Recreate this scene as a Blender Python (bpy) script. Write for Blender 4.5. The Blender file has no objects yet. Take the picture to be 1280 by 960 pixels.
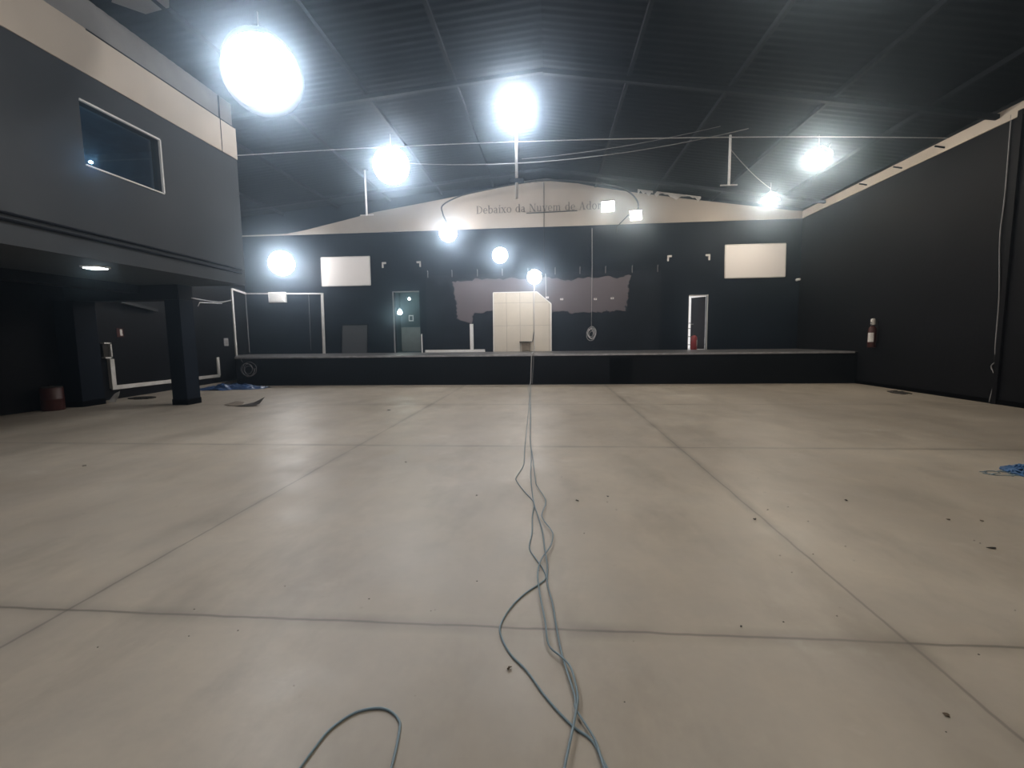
import bpy, bmesh, math, random
from mathutils import Vector, Matrix

scene = bpy.context.scene
COL = scene.collection
PI = math.pi

# ---------------------------------------------------------------- camera
cam_data = bpy.data.cameras.new('camera')
cam_data.sensor_fit = 'HORIZONTAL'
cam_data.sensor_width = 36.0
cam_data.lens = 568.5 / 1280 * 36.0
cam_data.clip_end = 200
cam = bpy.data.objects.new('camera', cam_data)
COL.objects.link(cam)
cam.matrix_world = Matrix((
    (0.99657922, 0.00440194, 0.08252561, 0.0),
    (0.08165600, 0.10141598, -0.99148731, 0.0),
    (-0.01273388, 0.99483437, 0.10070962, 1.5),
    (0, 0, 0, 1)))
scene.camera = cam
scene.cycles.max_bounces = 5
scene.cycles.diffuse_bounces = 3
scene.cycles.glossy_bounces = 2

# ---------------------------------------------------------------- view, world, light levels
scene.view_settings.view_transform = 'Standard'
scene.view_settings.look = 'None'
scene.view_settings.gamma = 1
scene.view_settings.exposure = 0.2
scene.view_settings.use_curve_mapping = False
LAMP = 52.0          # radiance of the hall lamps
BLOOM_DENSITY = 0.014         # scatter density of the volume imitating lens bloom
world = bpy.data.worlds.new('daylight')
scene.world = world
world.use_nodes = True
world.node_tree.nodes['Background'].inputs[0].default_value = (0.96, 0.97, 1.0, 1)
world.node_tree.nodes['Background'].inputs[1].default_value = 0.9

# ---------------------------------------------------------------- materials
def nodes_of(m):
    m.use_nodes = True
    nt = m.node_tree
    return nt, nt.nodes, nt.links, nt.nodes['Principled BSDF']

def mat(name, col, rough=0.6, metal=0.0, var=0.12, scale=4.0, bump=0.0, bscale=40.0, spec=0.5, stretch=(1, 1, 1)):
    m = bpy.data.materials.new(name)
    nt, N, L, P = nodes_of(m)
    tc = N.new('ShaderNodeTexCoord')
    mp = N.new('ShaderNodeMapping'); mp.inputs['Scale'].default_value = stretch
    L.new(tc.outputs['Object'], mp.inputs['Vector'])
    no = N.new('ShaderNodeTexNoise'); no.inputs['Scale'].default_value = scale; no.inputs['Detail'].default_value = 6
    L.new(mp.outputs[0], no.inputs['Vector'])
    mx = N.new('ShaderNodeMix'); mx.data_type = 'RGBA'
    mx.inputs[6].default_value = tuple(c * (1 - var) for c in col) + (1,)
    mx.inputs[7].default_value = tuple(min(1, c * (1 + var)) for c in col) + (1,)
    rg = N.new('ShaderNodeMapRange'); rg.inputs[1].default_value = 0.3; rg.inputs[2].default_value = 0.7
    L.new(no.outputs[0], rg.inputs[0]); L.new(rg.outputs[0], mx.inputs[0])
    L.new(mx.outputs[2], P.inputs['Base Color'])
    P.inputs['Roughness'].default_value = rough
    P.inputs['Metallic'].default_value = metal
    P.inputs['Specular IOR Level'].default_value = spec
    if bump:
        n2 = N.new('ShaderNodeTexNoise'); n2.inputs['Scale'].default_value = bscale
        L.new(tc.outputs['Object'], n2.inputs['Vector'])
        b = N.new('ShaderNodeBump'); b.inputs['Strength'].default_value = bump; b.inputs['Distance'].default_value = 0.02
        L.new(n2.outputs[0], b.inputs['Height']); L.new(b.outputs[0], P.inputs['Normal'])
    return m

def emit(name, col, strength):
    m = bpy.data.materials.new(name)
    nt, N, L, P = nodes_of(m)
    P.inputs['Base Color'].default_value = (0.8, 0.8, 0.8, 1)
    P.inputs['Emission Color'].default_value = tuple(col) + (1,)
    P.inputs['Emission Strength'].default_value = strength
    return m

def floor_material():
    m = bpy.data.materials.new('polished_concrete')
    nt, N, L, P = nodes_of(m)
    tc = N.new('ShaderNodeTexCoord')
    def noise(scale, detail, stretch=(1, 1, 1), rough=0.6):
        mp = N.new('ShaderNodeMapping'); mp.inputs['Scale'].default_value = stretch
        L.new(tc.outputs['Object'], mp.inputs['Vector'])
        n = N.new('ShaderNodeTexNoise'); n.inputs['Scale'].default_value = scale
        n.inputs['Detail'].default_value = detail; n.inputs['Roughness'].default_value = rough
        L.new(mp.outputs[0], n.inputs['Vector'])
        return n.outputs[0]
    def rng(src, a, b, c=0.0, d=1.0):
        r = N.new('ShaderNodeMapRange'); r.clamp = True
        for i, v in enumerate((a, b, c, d)): r.inputs[i + 1].default_value = v
        L.new(src, r.inputs[0]); return r.outputs[0]
    def math_(op, a, b=None):
        k = N.new('ShaderNodeMath'); k.operation = op
        for i, v in enumerate((a, b)):
            if v is None: continue
            if isinstance(v, (int, float)): k.inputs[i].default_value = v
            else: L.new(v, k.inputs[i])
        return k.outputs[0]
    def mix(f, a, b, mode='MIX'):
        x = N.new('ShaderNodeMix'); x.data_type = 'RGBA'; x.blend_type = mode
        for i, v in ((0, f), (6, a), (7, b)):
            if isinstance(v, (int, float)): x.inputs[i].default_value = v
            elif isinstance(v, tuple): x.inputs[i].default_value = v
            else: L.new(v, x.inputs[i])
        return x.outputs[2]
    big = rng(noise(0.45, 8, (1, 0.6, 1)), 0.32, 0.68)
    mid = rng(noise(2.2, 8), 0.35, 0.7)
    fine = rng(noise(22, 4), 0.3, 0.7)
    c = mix(big, (0.312, 0.268, 0.216, 1), (0.530, 0.466, 0.380, 1))
    c = mix(math_('MULTIPLY', mid, 0.55), c, (0.35, 0.32, 0.278, 1))
    c = mix(math_('MULTIPLY', fine, 0.10), c, (0.24, 0.215, 0.19, 1))
    pale = rng(noise(1.1, 7, (1, 1.3, 1), 0.7), 0.60, 0.72)
    c = mix(math_('MULTIPLY', pale, 0.35), c, (0.57, 0.54, 0.49, 1))
    # saw-cut joints with the grime that collects along them
    sp = N.new('ShaderNodeSeparateXYZ'); L.new(tc.outputs['Object'], sp.inputs[0])
    wob = math_('MULTIPLY', math_('SUBTRACT', noise(3.0, 3), 0.5), 0.03)
    grime = rng(noise(1.3, 4), 0.35, 0.65)
    for ax, off in ((0, -2.724), (0, 1.735), (1, 2.22), (1, 6.192), (1, 10.16)):
        d = math_('ABSOLUTE', math_('SUBTRACT', math_('ADD', sp.outputs[ax], wob), off))
        line = rng(d, 0.004, 0.013, 0.62 if ax == 1 else 0.5, 0.0)
        halo = math_('MULTIPLY', rng(d, 0.0, 0.085, 0.62, 0.0), grime)
        c = mix(halo, c, (0.15, 0.135, 0.115, 1))
        c = mix(line, c, (0.10, 0.09, 0.08, 1))
    # small dark specks trodden in
    vo = N.new('ShaderNodeTexVoronoi'); vo.inputs['Scale'].default_value = 3.2
    L.new(tc.outputs['Object'], vo.inputs['Vector'])
    speck = math_('MULTIPLY', rng(vo.outputs['Distance'], 0.018, 0.04, 1.0, 0.0), rng(noise(0.9, 2), 0.5, 0.6))
    c = mix(math_('MULTIPLY', speck, 0.6), c, (0.13, 0.11, 0.09, 1))
    st = rng(noise(0.9, 9, (1.6, 0.7, 1), 0.62), 0.50, 0.66)
    c = mix(math_('MULTIPLY', st, 0.45), c, (0.235, 0.205, 0.165, 1))
    L.new(c, P.inputs['Base Color'])
    L.new(rng(noise(1.6, 8), 0.3, 0.7, 0.34, 0.50), P.inputs['Roughness'])
    P.inputs['Specular IOR Level'].default_value = 0.42
    b = N.new('ShaderNodeBump'); b.inputs['Strength'].default_value = 0.10; b.inputs['Distance'].default_value = 0.02
    L.new(noise(5.0, 6), b.inputs['Height']); L.new(b.outputs[0], P.inputs['Normal'])
    return m

M = {}
M['floor'] = floor_material()
M['wall_back'] = mat('dark_blue_grey_paint', (0.007, 0.011, 0.019), 0.55, spec=0.09, var=0.2, scale=1.2, bump=0.15, bscale=9)
M['wall_dark'] = mat('dark_grey_paint', (0.006, 0.0062, 0.008), 0.6, spec=0.11, var=0.25, scale=0.9, bump=0.2, bscale=7)
M['mezz'] = mat('mezzanine_grey_paint', (0.046, 0.050, 0.054), 0.7, var=0.15, scale=1.0, spec=0.15)
M['cream'] = mat('cream_paint', (0.54, 0.475, 0.40), 0.7, var=0.06, scale=1.5)
M['gable'] = mat('gable_cream_paint', (0.405, 0.362, 0.318), 0.75, var=0.12, scale=0.7)
M['plaster'] = mat('dimmed_cream_and_grey', (0.22, 0.215, 0.21), 0.8, var=0.15, scale=2)  # plain grey; on wall_upper it stands in for weaker light on cream
M['roof'] = mat('dark_roof_sheet', (0.005, 0.005, 0.0065), 0.95, spec=0.03, var=0.35, scale=1.4, stretch=(0.4, 2.0, 1))
M['steel_dark'] = mat('dark_painted_steel', (0.009, 0.0095, 0.012), 0.8, var=0.2, spec=0.05)
M['rafter'] = mat('rafter_paint', (0.019, 0.022, 0.028), 0.8, spec=0.1)
M['stage_top'] = mat('worn_stage_paint', (0.10, 0.10, 0.105), 0.4, var=0.3, scale=3)
M['stage_face'] = mat('black_stage_paint', (0.006, 0.0066, 0.009), 0.5, spec=0.1, var=0.3, scale=1.4)
M['alu'] = mat('brushed_aluminium', (0.55, 0.55, 0.56), 0.3, metal=0.9, var=0.1, scale=12)
M['edge'] = mat('pale_metal_edging', (0.42, 0.42, 0.44), 0.35, metal=0.3, var=0.25, scale=6)
M['black'] = mat('black_void_paint', (0.002, 0.002, 0.0025), 0.8, spec=0.03)
M['black_plastic'] = mat('black_plastic', (0.012, 0.012, 0.013), 0.4)
M['white'] = mat('white_paint', (0.78, 0.77, 0.76), 0.5, var=0.04)
M['screen'] = mat('matt_white_screen', (0.84, 0.81, 0.80), 0.85, var=0.02, scale=1)
M['offwhite'] = mat('dirty_white_strip', (0.60, 0.59, 0.57), 0.6, var=0.15, scale=3)
M['beige'] = mat('beige_board', (0.62, 0.56, 0.47), 0.45, var=0.05, scale=1.5)
M['beige_seam'] = mat('seam_filler', (0.36, 0.32, 0.27), 0.6)
M['brown'] = mat('brown_board', (0.22, 0.17, 0.12), 0.6, var=0.2)
M['ink'] = mat('faded_brown_lettering', (0.135, 0.108, 0.09), 0.8, var=0.3, scale=6)
M['canvas'] = mat('dark_mural_paint', (0.014, 0.018, 0.026), 0.6, spec=0.12, var=0.25, scale=2)
M['trees'] = mat('mural_tree_paint', (0.030, 0.036, 0.046), 0.65, var=0.3, scale=3)
M['sky'] = mat('mural_dusk_paint', (0.125, 0.106, 0.118), 0.6, var=0.08, scale=0.8)
M['red'] = mat('red_enamel', (0.27, 0.020, 0.018), 0.35, var=0.1)
M['darkred'] = mat('dark_red_enamel', (0.060, 0.012, 0.009), 0.4, var=0.15)
M['label'] = mat('white_label', (0.72, 0.70, 0.67), 0.6, var=0.08)
M['cable_blue'] = mat('faded_blue_cable', (0.19, 0.265, 0.31), 0.5, var=0.15)
M['cable_black'] = mat('black_cable', (0.015, 0.015, 0.016), 0.5)
M['cable_white'] = mat('white_cable', (0.62, 0.62, 0.63), 0.5, var=0.1)
M['cable_grey'] = mat('grey_cable', (0.25, 0.25, 0.26), 0.5, var=0.1)
M['tarp'] = mat('blue_tarp', (0.03, 0.075, 0.19), 0.35, var=0.35, scale=6)
M['rope_blue'] = mat('blue_rope', (0.03, 0.11, 0.26), 0.5, var=0.25, scale=9)
M['debris'] = mat('dark_debris', (0.03, 0.026, 0.022), 0.8, var=0.3, scale=20)
M['leafbrown'] = mat('dry_leaf', (0.10, 0.07, 0.045), 0.8, var=0.3, scale=20)
M['card'] = mat('dirty_cardboard', (0.22, 0.18, 0.14), 0.8, var=0.2, scale=5)
M['card_dark'] = mat('dark_vinyl_offcut', (0.05, 0.045, 0.04), 0.5, var=0.2, scale=5)
M['door_leaf'] = mat('dark_door_veneer', (0.022, 0.018, 0.022), 0.45, spec=0.2, var=0.2, scale=2)
M['room_wall'] = mat('teal_grey_wall', (0.045, 0.080, 0.092), 0.7)
M['room_low'] = mat('pale_wainscot', (0.26, 0.28, 0.28), 0.6)
M['room_blue'] = mat('dark_blue_wall', (0.15, 0.29, 0.43), 0.8, spec=0.1)
M['outside'] = mat('whitewashed_wall', (0.8, 0.78, 0.76), 0.8, var=0.05)
M['reflector'] = mat('spun_aluminium', (0.75, 0.75, 0.76), 0.35, metal=0.8, var=0.05)
M['lamp_cool'] = emit('cool_lamp_glow', (0.90, 0.95, 1.0), LAMP)
M['lamp_warm'] = emit('warm_lamp_glow', (1.0, 0.92, 0.79), LAMP * 2.4)
M['lamp_small'] = emit('soffit_panel_glow', (0.85, 0.97, 1.0), 14.0)
M['lamp_room'] = emit('corridor_bulb_glow', (0.80, 1.0, 0.97), 45.0)
M['lamp_tiny'] = emit('desk_led_glow', (0.45, 0.75, 1.0), 260.0)

def glass_material():
    m = bpy.data.materials.new('clear_glass')
    nt, N, L, P = nodes_of(m)
    out = N['Material Output']
    tr = N.new('ShaderNodeBsdfTransparent'); tr.inputs[0].default_value = (0.85, 0.92, 0.95, 1)
    gl = N.new('ShaderNodeBsdfGlossy'); gl.inputs['Roughness'].default_value = 0.03
    fr = N.new('ShaderNodeLayerWeight'); fr.inputs[0].default_value = 0.12
    mx = N.new('ShaderNodeMixShader')
    L.new(fr.outputs['Facing'], mx.inputs[0]); L.new(tr.outputs[0], mx.inputs[1]); L.new(gl.outputs[0], mx.inputs[2])
    L.new(mx.outputs[0], out.inputs['Surface'])
    return m
M['glass'] = glass_material()

# ---------------------------------------------------------------- mesh helpers
class MB:
    def __init__(self):
        self.v = []; self.f = []
    def add(self, vs, fs):
        o = len(self.v)
        self.v += [tuple(p) for p in vs]
        self.f += [tuple(i + o for i in f) for f in fs]
        return self
    def box(self, a, b):
        x0, x1 = sorted((a[0], b[0])); y0, y1 = sorted((a[1], b[1])); z0, z1 = sorted((a[2], b[2]))
        vs = [(x0, y0, z0), (x1, y0, z0), (x1, y1, z0), (x0, y1, z0), (x0, y0, z1), (x1, y0, z1), (x1, y1, z1), (x0, y1, z1)]
        return self.add(vs, [(3, 2, 1, 0), (4, 5, 6, 7), (0, 1, 5, 4), (1, 2, 6, 5), (2, 3, 7, 6), (3, 0, 4, 7)])
    def hexa(self, vs):
        return self.add(vs, [(3, 2, 1, 0), (4, 5, 6, 7), (0, 1, 5, 4), (1, 2, 6, 5), (2, 3, 7, 6), (3, 0, 4, 7)])
    def bar(self, p, q, w, d, up=(0, 0, 1)):
        p = Vector(p); q = Vector(q); t = (q - p).normalized(); u = Vector(up)
        s = t.cross(u)
        if s.length < 1e-4: s = t.cross(Vector((1, 0, 0)))
        s.normalize(); u = s.cross(t)
        vs = []
        for e in (p, q):
            for a, b in ((-1, -1), (1, -1), (1, 1), (-1, 1)):
                vs.append(e + s * a * w / 2 + u * b * d / 2)
        return self.add(vs, [(0, 1, 2, 3), (7, 6, 5, 4), (0, 4, 5, 1), (1, 5, 6, 2), (2, 6, 7, 3), (3, 7, 4, 0)])
    def tube(self, pts, r, n=6, cap=True):
        pts = [Vector(p) for p in pts]
        rings = []; prev = None
        for i, p in enumerate(pts):
            t = (pts[min(i + 1, len(pts) - 1)] - pts[max(i - 1, 0)])
            t = t.normalized() if t.length > 1e-9 else Vector((0, 0, 1))
            if prev is None:
                a = Vector((0, 0, 1)) if abs(t.z) < 0.9 else Vector((1, 0, 0))
                s = t.cross(a).normalized()
            else:
                s = prev - t * prev.dot(t)
                s = s.normalized() if s.length > 1e-6 else t.cross(Vector((1, 0, 0))).normalized()
            prev = s; u = t.cross(s)
            rr = r[i] if isinstance(r, (list, tuple)) else r
            rings.append([p + (s * math.cos(2 * PI * k / n) + u * math.sin(2 * PI * k / n)) * rr for k in range(n)])
        vs = [v for rg in rings for v in rg]; fs = []
        for i in range(len(rings) - 1):
            for k in range(n):
                a = i * n + k; b = i * n + (k + 1) % n
                fs.append((a, b, b + n, a + n))
        if cap:
            fs.append(tuple(range(n - 1, -1, -1))); fs.append(tuple((len(rings) - 1) * n + k for k in range(n)))
        return self.add(vs, fs)
    def lathe(self, prof, c=(0, 0, 0), n=24, axis='z'):
        vs = []; fs = []
        for r, h in prof:
            for k in range(n):
                a = 2 * PI * k / n
                p = (r * math.cos(a), r * math.sin(a), h)
                if axis == 'y': p = (p[0], p[2], p[1])
                if axis == 'x': p = (p[2], p[0], p[1])
                vs.append((p[0] + c[0], p[1] + c[1], p[2] + c[2]))
        for i in range(len(prof) - 1):
            for k in range(n):
                a = i * n + k; b = i * n + (k + 1) % n
                fs.append((a, b, b + n, a + n))
        if prof[0][0] > 1e-5: fs.append(tuple(range(n - 1, -1, -1)))
        if prof[-1][0] > 1e-5: fs.append(tuple((len(prof) - 1) * n + k for k in range(n)))
        return self.add(vs, fs)
    def prism_xz(self, poly, y0, y1):
        n = len(poly)
        vs = [(x, y0, z) for x, z in poly] + [(x, y1, z) for x, z in poly]
        fs = [tuple(range(n)), tuple(range(2 * n - 1, n - 1, -1))]
        for i in range(n):
            j = (i + 1) % n; fs.append((i, i + n, j + n, j))
        return self.add(vs, fs)
    def prism_xy(self, poly, z0, z1):
        n = len(poly)
        vs = [(x, y, z0) for x, y in poly] + [(x, y, z1) for x, y in poly]
        fs = [tuple(range(n - 1, -1, -1)), tuple(range(n, 2 * n))]
        for i in range(n):
            j = (i + 1) % n; fs.append((i, j, j + n, i + n))
        return self.add(vs, fs)
    def build(self, name, material, parent=None, smooth=False, bevel=0.0):
        org = Vector(parent.location) if parent is not None and parent.parent is None and parent.type == 'EMPTY' else Vector((0, 0, 0))
        if parent is not None and parent.parent is not None:
            org = Vector(parent.parent.location)
        me = bpy.data.meshes.new(name)
        me.from_pydata([tuple(Vector(p) - org) for p in self.v], [], self.f)
        bm = bmesh.new(); bm.from_mesh(me)
        bmesh.ops.recalc_face_normals(bm, faces=bm.faces)
        bm.to_mesh(me); bm.free()
        me.materials.append(material)
        if smooth:
            for p in me.polygons: p.use_smooth = True
        me.update()
        o = bpy.data.objects.new(name, me); COL.objects.link(o)
        if parent is not None: o.parent = parent
        if bevel:
            b = o.modifiers.new('edge', 'BEVEL'); b.width = bevel; b.segments = 2; b.limit_method = 'ANGLE'
        return o

def tag(o, label, cat, group=None, kind=None):
    o['label'] = label; o['category'] = cat
    if group: o['group'] = group
    if kind: o['kind'] = kind
    return o

def thing(name, label, cat, loc=(0, 0, 0), group=None):
    o = bpy.data.objects.new(name, None); COL.objects.link(o)
    o.empty_display_size = 0.1; o.location = loc
    return tag(o, label, cat, group)

def struct(name, mb, m, label=None, parent=None, **k):
    o = mb.build(name, m, parent, **k)
    if parent is None:
        o['kind'] = 'structure'
        if label: o['label'] = label
    return o

def copy_tree(root, loc, rot=None, label=None, scale=None):
    r = root.copy(); COL.objects.link(r); r.location = loc
    if rot is not None: r.rotation_euler = rot
    if scale: r.scale = (scale,) * 3
    if label: r['label'] = label
    for ch in list(root.children):
        c = ch.copy(); COL.objects.link(c); c.parent = r
        for g in ch.children:
            d = g.copy(); COL.objects.link(d); d.parent = c
    return r

def smooth_path(pts, sub=6):
    pts = [Vector(p) for p in pts]; out = []
    for i in range(len(pts) - 1):
        p0 = pts[max(i - 1, 0)]; p1 = pts[i]; p2 = pts[i + 1]; p3 = pts[min(i + 2, len(pts) - 1)]
        for k in range(sub):
            t = k / sub
            out.append(0.5 * ((2 * p1) + (p2 - p0) * t + (2 * p0 - 5 * p1 + 4 * p2 - p3) * t * t + (3 * p1 - p0 - 3 * p2 + p3) * t ** 3))
    out.append(pts[-1])
    return out

# ---------------------------------------------------------------- dimensions
XR, YB, YF = 9.265, 18.0, -6.0
YS, HS = 14.55, 0.954
XM, YM, ZM = -7.26, 10.54, 2.84          # mezzanine front, end and underside
ZB = 5.72                                 # underside of the cream bands
RX, RZ = -0.12, 7.52                      # ridge
SL, SR = 0.085, 0.154                     # roof slopes
def roof_z(x): return RZ - (RX - x) * SL if x < RX else RZ - (x - RX) * SR
def xl(y): return -11.55 if y <= 10.5 else -11.55 - (y - 10.5) * 0.89 / 7.5

# ---------------------------------------------------------------- the shell
mb = MB(); mb.box((-13.2, YF - 0.3, -0.15), (XR + 0.3, YB + 0.2, 0.0))
struct('floor', mb, M['floor'], 'polished grey concrete floor with saw-cut joints')

# corrugated roof sheets, one slope each side of the ridge (one ceiling)
mb = MB()
ny = int((YB + 0.2 - YF + 0.3) / 0.04)
for xa, xb in ((-13.1, RX), (RX, XR + 0.25)):
    vs = []; fs = []
    for i in range(ny + 1):
        y = YF - 0.3 + i * 0.04
        dz = 0.007 * math.sin(2 * PI * y / 0.20)
        vs += [(xa, y, roof_z(xa) + dz), (xb, y, roof_z(xb) + dz)]
    for i in range(ny): fs.append((2 * i, 2 * i + 1, 2 * i + 3, 2 * i + 2))
    mb.add(vs, fs)
struct('ceiling', mb, M['roof'], 'dark corrugated roof sheeting')
mb = MB()
for xa, xb in ((-13.1, RX), (RX, XR + 0.25)):
    mb.hexa([(xa, YF - .3, roof_z(xa) + .05), (xb, YF - .3, roof_z(xb) + .05), (xb, YB + .2, roof_z(xb) + .05), (xa, YB + .2, roof_z(xa) + .05),
             (xa, YF - .3, roof_z(xa) + .1), (xb, YF - .3, roof_z(xb) + .1), (xb, YB + .2, roof_z(xb) + .1), (xa, YB + .2, roof_z(xa) + .1)])
struct('ceiling_deck', mb, M['roof'], 'outer covering of the roof')

# back wall with its two door openings
DL = (-6.20, -5.16, 3.38); DR = (5.28, 5.98, 3.03)
mb = MB()
t0, t1 = YB, YB + 0.18
mb.box((-13.0, t0, 0), (DL[0], t1, DL[2])); mb.box((DL[1], t0, 0), (DR[0], t1, DR[2])); mb.box((DR[1], t0, 0), (XR + .2, t1, DR[2]))
mb.box((DL[0], t0, 0), (DL[1], t1, HS)); mb.box((DR[0], t0, 0), (DR[1], t1, HS))
mb.box((DR[0], t0, DR[2]), (DR[1], t1, DL[2]))
mb.box((-13.0, t0, DL[2]), (DL[0], t1, DL[2] + .01)); mb.box((DR[1], t0, DR[2]), (XR + .2, t1, DL[2])); mb.box((DL[1], t0, DR[2]), (DR[0], t1, DL[2]))
prof = [(-13.0, DL[2]), (XR + .2, DL[2]), (XR + .2, roof_z(XR + .2) + .03), (RX, RZ + .03), (-13.0, roof_z(-13.0) + .03)]
mb.prism_xz(prof, t0, t1)
struct('wall_back', mb, M['wall_back'], 'dark blue-grey back wall behind the stage')

gable = [(-12.45, ZB), (XR, ZB), (XR, 5.98), (8.88, 6.01), (5.16, 6.55), (2.96, 6.90), (1.86, 7.10), (1.08, 7.27), (-0.15, 7.42),
         (-1.0, 7.36), (-3.08, 7.04), (-5.17, 6.73), (-6.78, 6.50), (-8.1, 6.22), (-9.78, 5.88), (-10.5, 5.78), (-12.45, 5.77)]
mb = MB(); mb.prism_xz(gable, YB - 0.02, YB + 0.01)
struct('trim_1', mb, M['gable'], 'cream gable panel above the stage')

mb = MB(); mb.box((XR, YF, 0), (XR + .2, YB + .18, roof_z(XR) + .02))
struct('wall_right', mb, M['wall_dark'], 'plain dark right wall')
mb = MB()
mb.box((XR - .03, YF, ZB), (XR + .01, YB, 5.98))
struct('trim_2', mb, M['cream'], 'cream strip along the top of the right wall')
mb = MB(); mb.box((XR - .02, YF, 0), (XR + .01, YS, 0.10))
struct('baseboard_right', mb, M['black'], 'black skirting of the right wall')

mb = MB()
zt = 7.0
mb.hexa([(-11.55, YF, 0), (-11.75, YF, 0), (-11.75, 10.5, 0), (-11.55, 10.5, 0), (-11.55, YF, roof_z(-11.6)), (-11.75, YF, roof_z(-11.6)), (-11.75, 10.5, roof_z(-11.6)), (-11.55, 10.5, roof_z(-11.6))])
mb.hexa([(-11.55, 10.5, 0), (-11.75, 10.5, 0), (xl(YB + .1) - .2, YB + .1, 0), (xl(YB + .1), YB + .1, 0), (-11.55, 10.5, roof_z(-11.6)), (-11.75, 10.5, roof_z(-11.6)), (xl(YB + .1) - .2, YB + .1, roof_z(-12.5)), (xl(YB + .1), YB + .1, roof_z(-12.5))])
struct('wall_left', mb, M['wall_dark'], 'dark left wall running under the mezzanine to the stage')

# unseen wall behind the photographer; its opening is added to admit fill daylight
mb = MB()
mb.box((-13, YF - .2, 0), (-3.5, YF, roof_z(-13) + .1)); mb.box((3.5, YF - .2, 0), (XR + .2, YF, roof_z(XR)))
mb.prism_xz([(-3.5, 4.2), (3.5, 4.2), (3.5, roof_z(3.5)), (RX, RZ), (-3.5, roof_z(-3.5))], YF - .2, YF)
struct('wall_front', mb, M['wall_dark'], 'unseen wall behind the viewpoint with an opening sized for fill daylight')

# stage
mb = MB(); mb.prism_xy([(-10.58, YS), (XR, YS), (XR, YB), (xl(YB), YB), (xl(17.0), 17.0)], 0, HS)
st = struct('stage_platform', mb, M['stage_face'], None)
st['kind'] = 'structure'; st['label'] = 'black stage platform across the back of the hall'
mb = MB(); mb.prism_xy([(-10.58, YS - .01), (XR, YS - .01), (XR, YB), (xl(YB), YB), (xl(17.0), 17.0)], HS, HS + .012)
mb.build('stage_floor', M['stage_top'], st)
mb = MB(); mb.box((-10.58, YS - .035, HS - .035), (XR - .1, YS - .008, HS + .018)); mb.box((-10.58, YS - .03, HS + .012), (XR - .1, YS + .05, HS + .020))
mb.build('edge_strip', M['edge'], st)
mb = MB(); mb.box((1.89, YS - .012, .02), (2.59, YS + .02, .84))
mb.build('hatch', M['black'], st)

# mezzanine: face with window opening, bands, slab, end wall, beams, columns
W0, W1, WZ0, WZ1 = 6.89, 8.36, 4.30, 5.27
mb = MB()
xa, xb = XM - .18, XM
mb.box((xa, YF, ZM), (xb, YM, WZ0)); mb.box((xa, YF, WZ1), (xb, YM, ZB)); mb.box((xa, YF, WZ0), (xb, W0, WZ1)); mb.box((xa, W1, WZ0), (xb, YM, WZ1))
mb.box((-11.55, YM - .18, ZM), (xa, YM, ZB))
mb.box((-11.55, YF, ZM + .003), (xa, YM - .18, ZM + .18))
struct('wall_mezzanine', mb, M['mezz'], 'grey mezzanine front with a dark band window')
mb = MB(); mb.box((xa, YF, ZB), (xb + .02, YM, 6.42)); mb.box((-11.55, YM - .18, ZB), (xa, YM + .0, 6.42))
struct('trim_3', mb, M['cream'], 'cream band along the top of the mezzanine')
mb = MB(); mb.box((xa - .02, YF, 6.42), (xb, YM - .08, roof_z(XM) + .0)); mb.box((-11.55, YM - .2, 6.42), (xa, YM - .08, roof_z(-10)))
struct('wall_upper', mb, M['plaster'], 'cream plaster between the mezzanine band and the roof, greyed for weaker light')
mb = MB(); mb.box((xb, 7.1, 6.40), (xb + .026, YM - .02, 6.422)); mb.box((xb, 10.03, ZB), (xb + .024, 10.05, roof_z(XM) - .02))
struct('trim_4', mb, M['steel_dark'], 'dark board seams on the mezzanine band')
# beams and soffit
mb = MB(); mb.box((-11.55, 10.10, 2.50), (-8.66, 10.52, ZM + .01)); mb.box((-11.55, 4.2, 2.55), (-8.66, 4.6, ZM + .01)); mb.box((-9.9, YF, 2.66), (-9.6, 10.2, ZM + .01))
struct('ceiling_beams', mb, M['wall_dark'], 'dark beams under the mezzanine')

def column(loc, w, d, h, label):
    t = thing('column', label, 'column', loc)
    x, y, z = loc
    MB().box((x - w / 2, y - d / 2, 0), (x + w / 2, y + d / 2, h)).build('shaft', M['wall_back'], t, bevel=0.012)
    MB().box((x - w / 2 - .008, y - d / 2 - .008, 0), (x + w / 2 + .008, y + d / 2 + .008, 0.14)).build('base', M['black'], t)
    t['kind'] = 'structure'
    return t
column((-8.83, 10.33, 0), .38, .42, 2.50, 'square dark column under the end of the mezzanine, beside the white strips')
MB().box((-9.02, 10.12, 2.50), (-8.64, 10.54, ZM + .005)).build('ceiling_haunch', M['wall_dark'])['kind'] = 'structure'
column((-11.26, 10.07, 0), .50, .55, 2.50, 'dark pier against the left wall under the mezzanine')

# mezzanine window
wf = MB()
wf.box((XM - .02, W0, WZ1 - .012), (XM + .02, W1, WZ1 + .018)); wf.box((XM - .02, W1 - .012, WZ0), (XM + .02, W1 + .016, WZ1)); wf.box((XM - .02, W0, WZ0 - .016), (XM + .02, W1, WZ0 + .008))
win = wf.build('window_1', M['offwhite']); win['kind'] = 'structure'; win['label'] = 'band window in the mezzanine front with a thin white frame'
MB().box((XM - .10, W0, WZ0), (XM - .095, W1, WZ1)).build('pane', M['glass'], win)
mb = MB()
mb.add([(XM - .18, 5.2, 3.4), (XM - .18, 9.6, 3.4), (XM - 3.4, 9.6, 3.4), (XM - 3.4, 5.2, 3.4), (XM - .18, 5.2, 5.6), (XM - .18, 9.6, 5.6), (XM - 3.4, 9.6, 5.6), (XM - 3.4, 5.2, 5.6)],
       [(0, 1, 2, 3), (7, 6, 5, 4), (1, 5, 6, 2), (2, 6, 7, 3), (3, 7, 4, 0)])
struct('wall_control_room', mb, M['room_blue'], 'room behind the mezzanine window')
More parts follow.
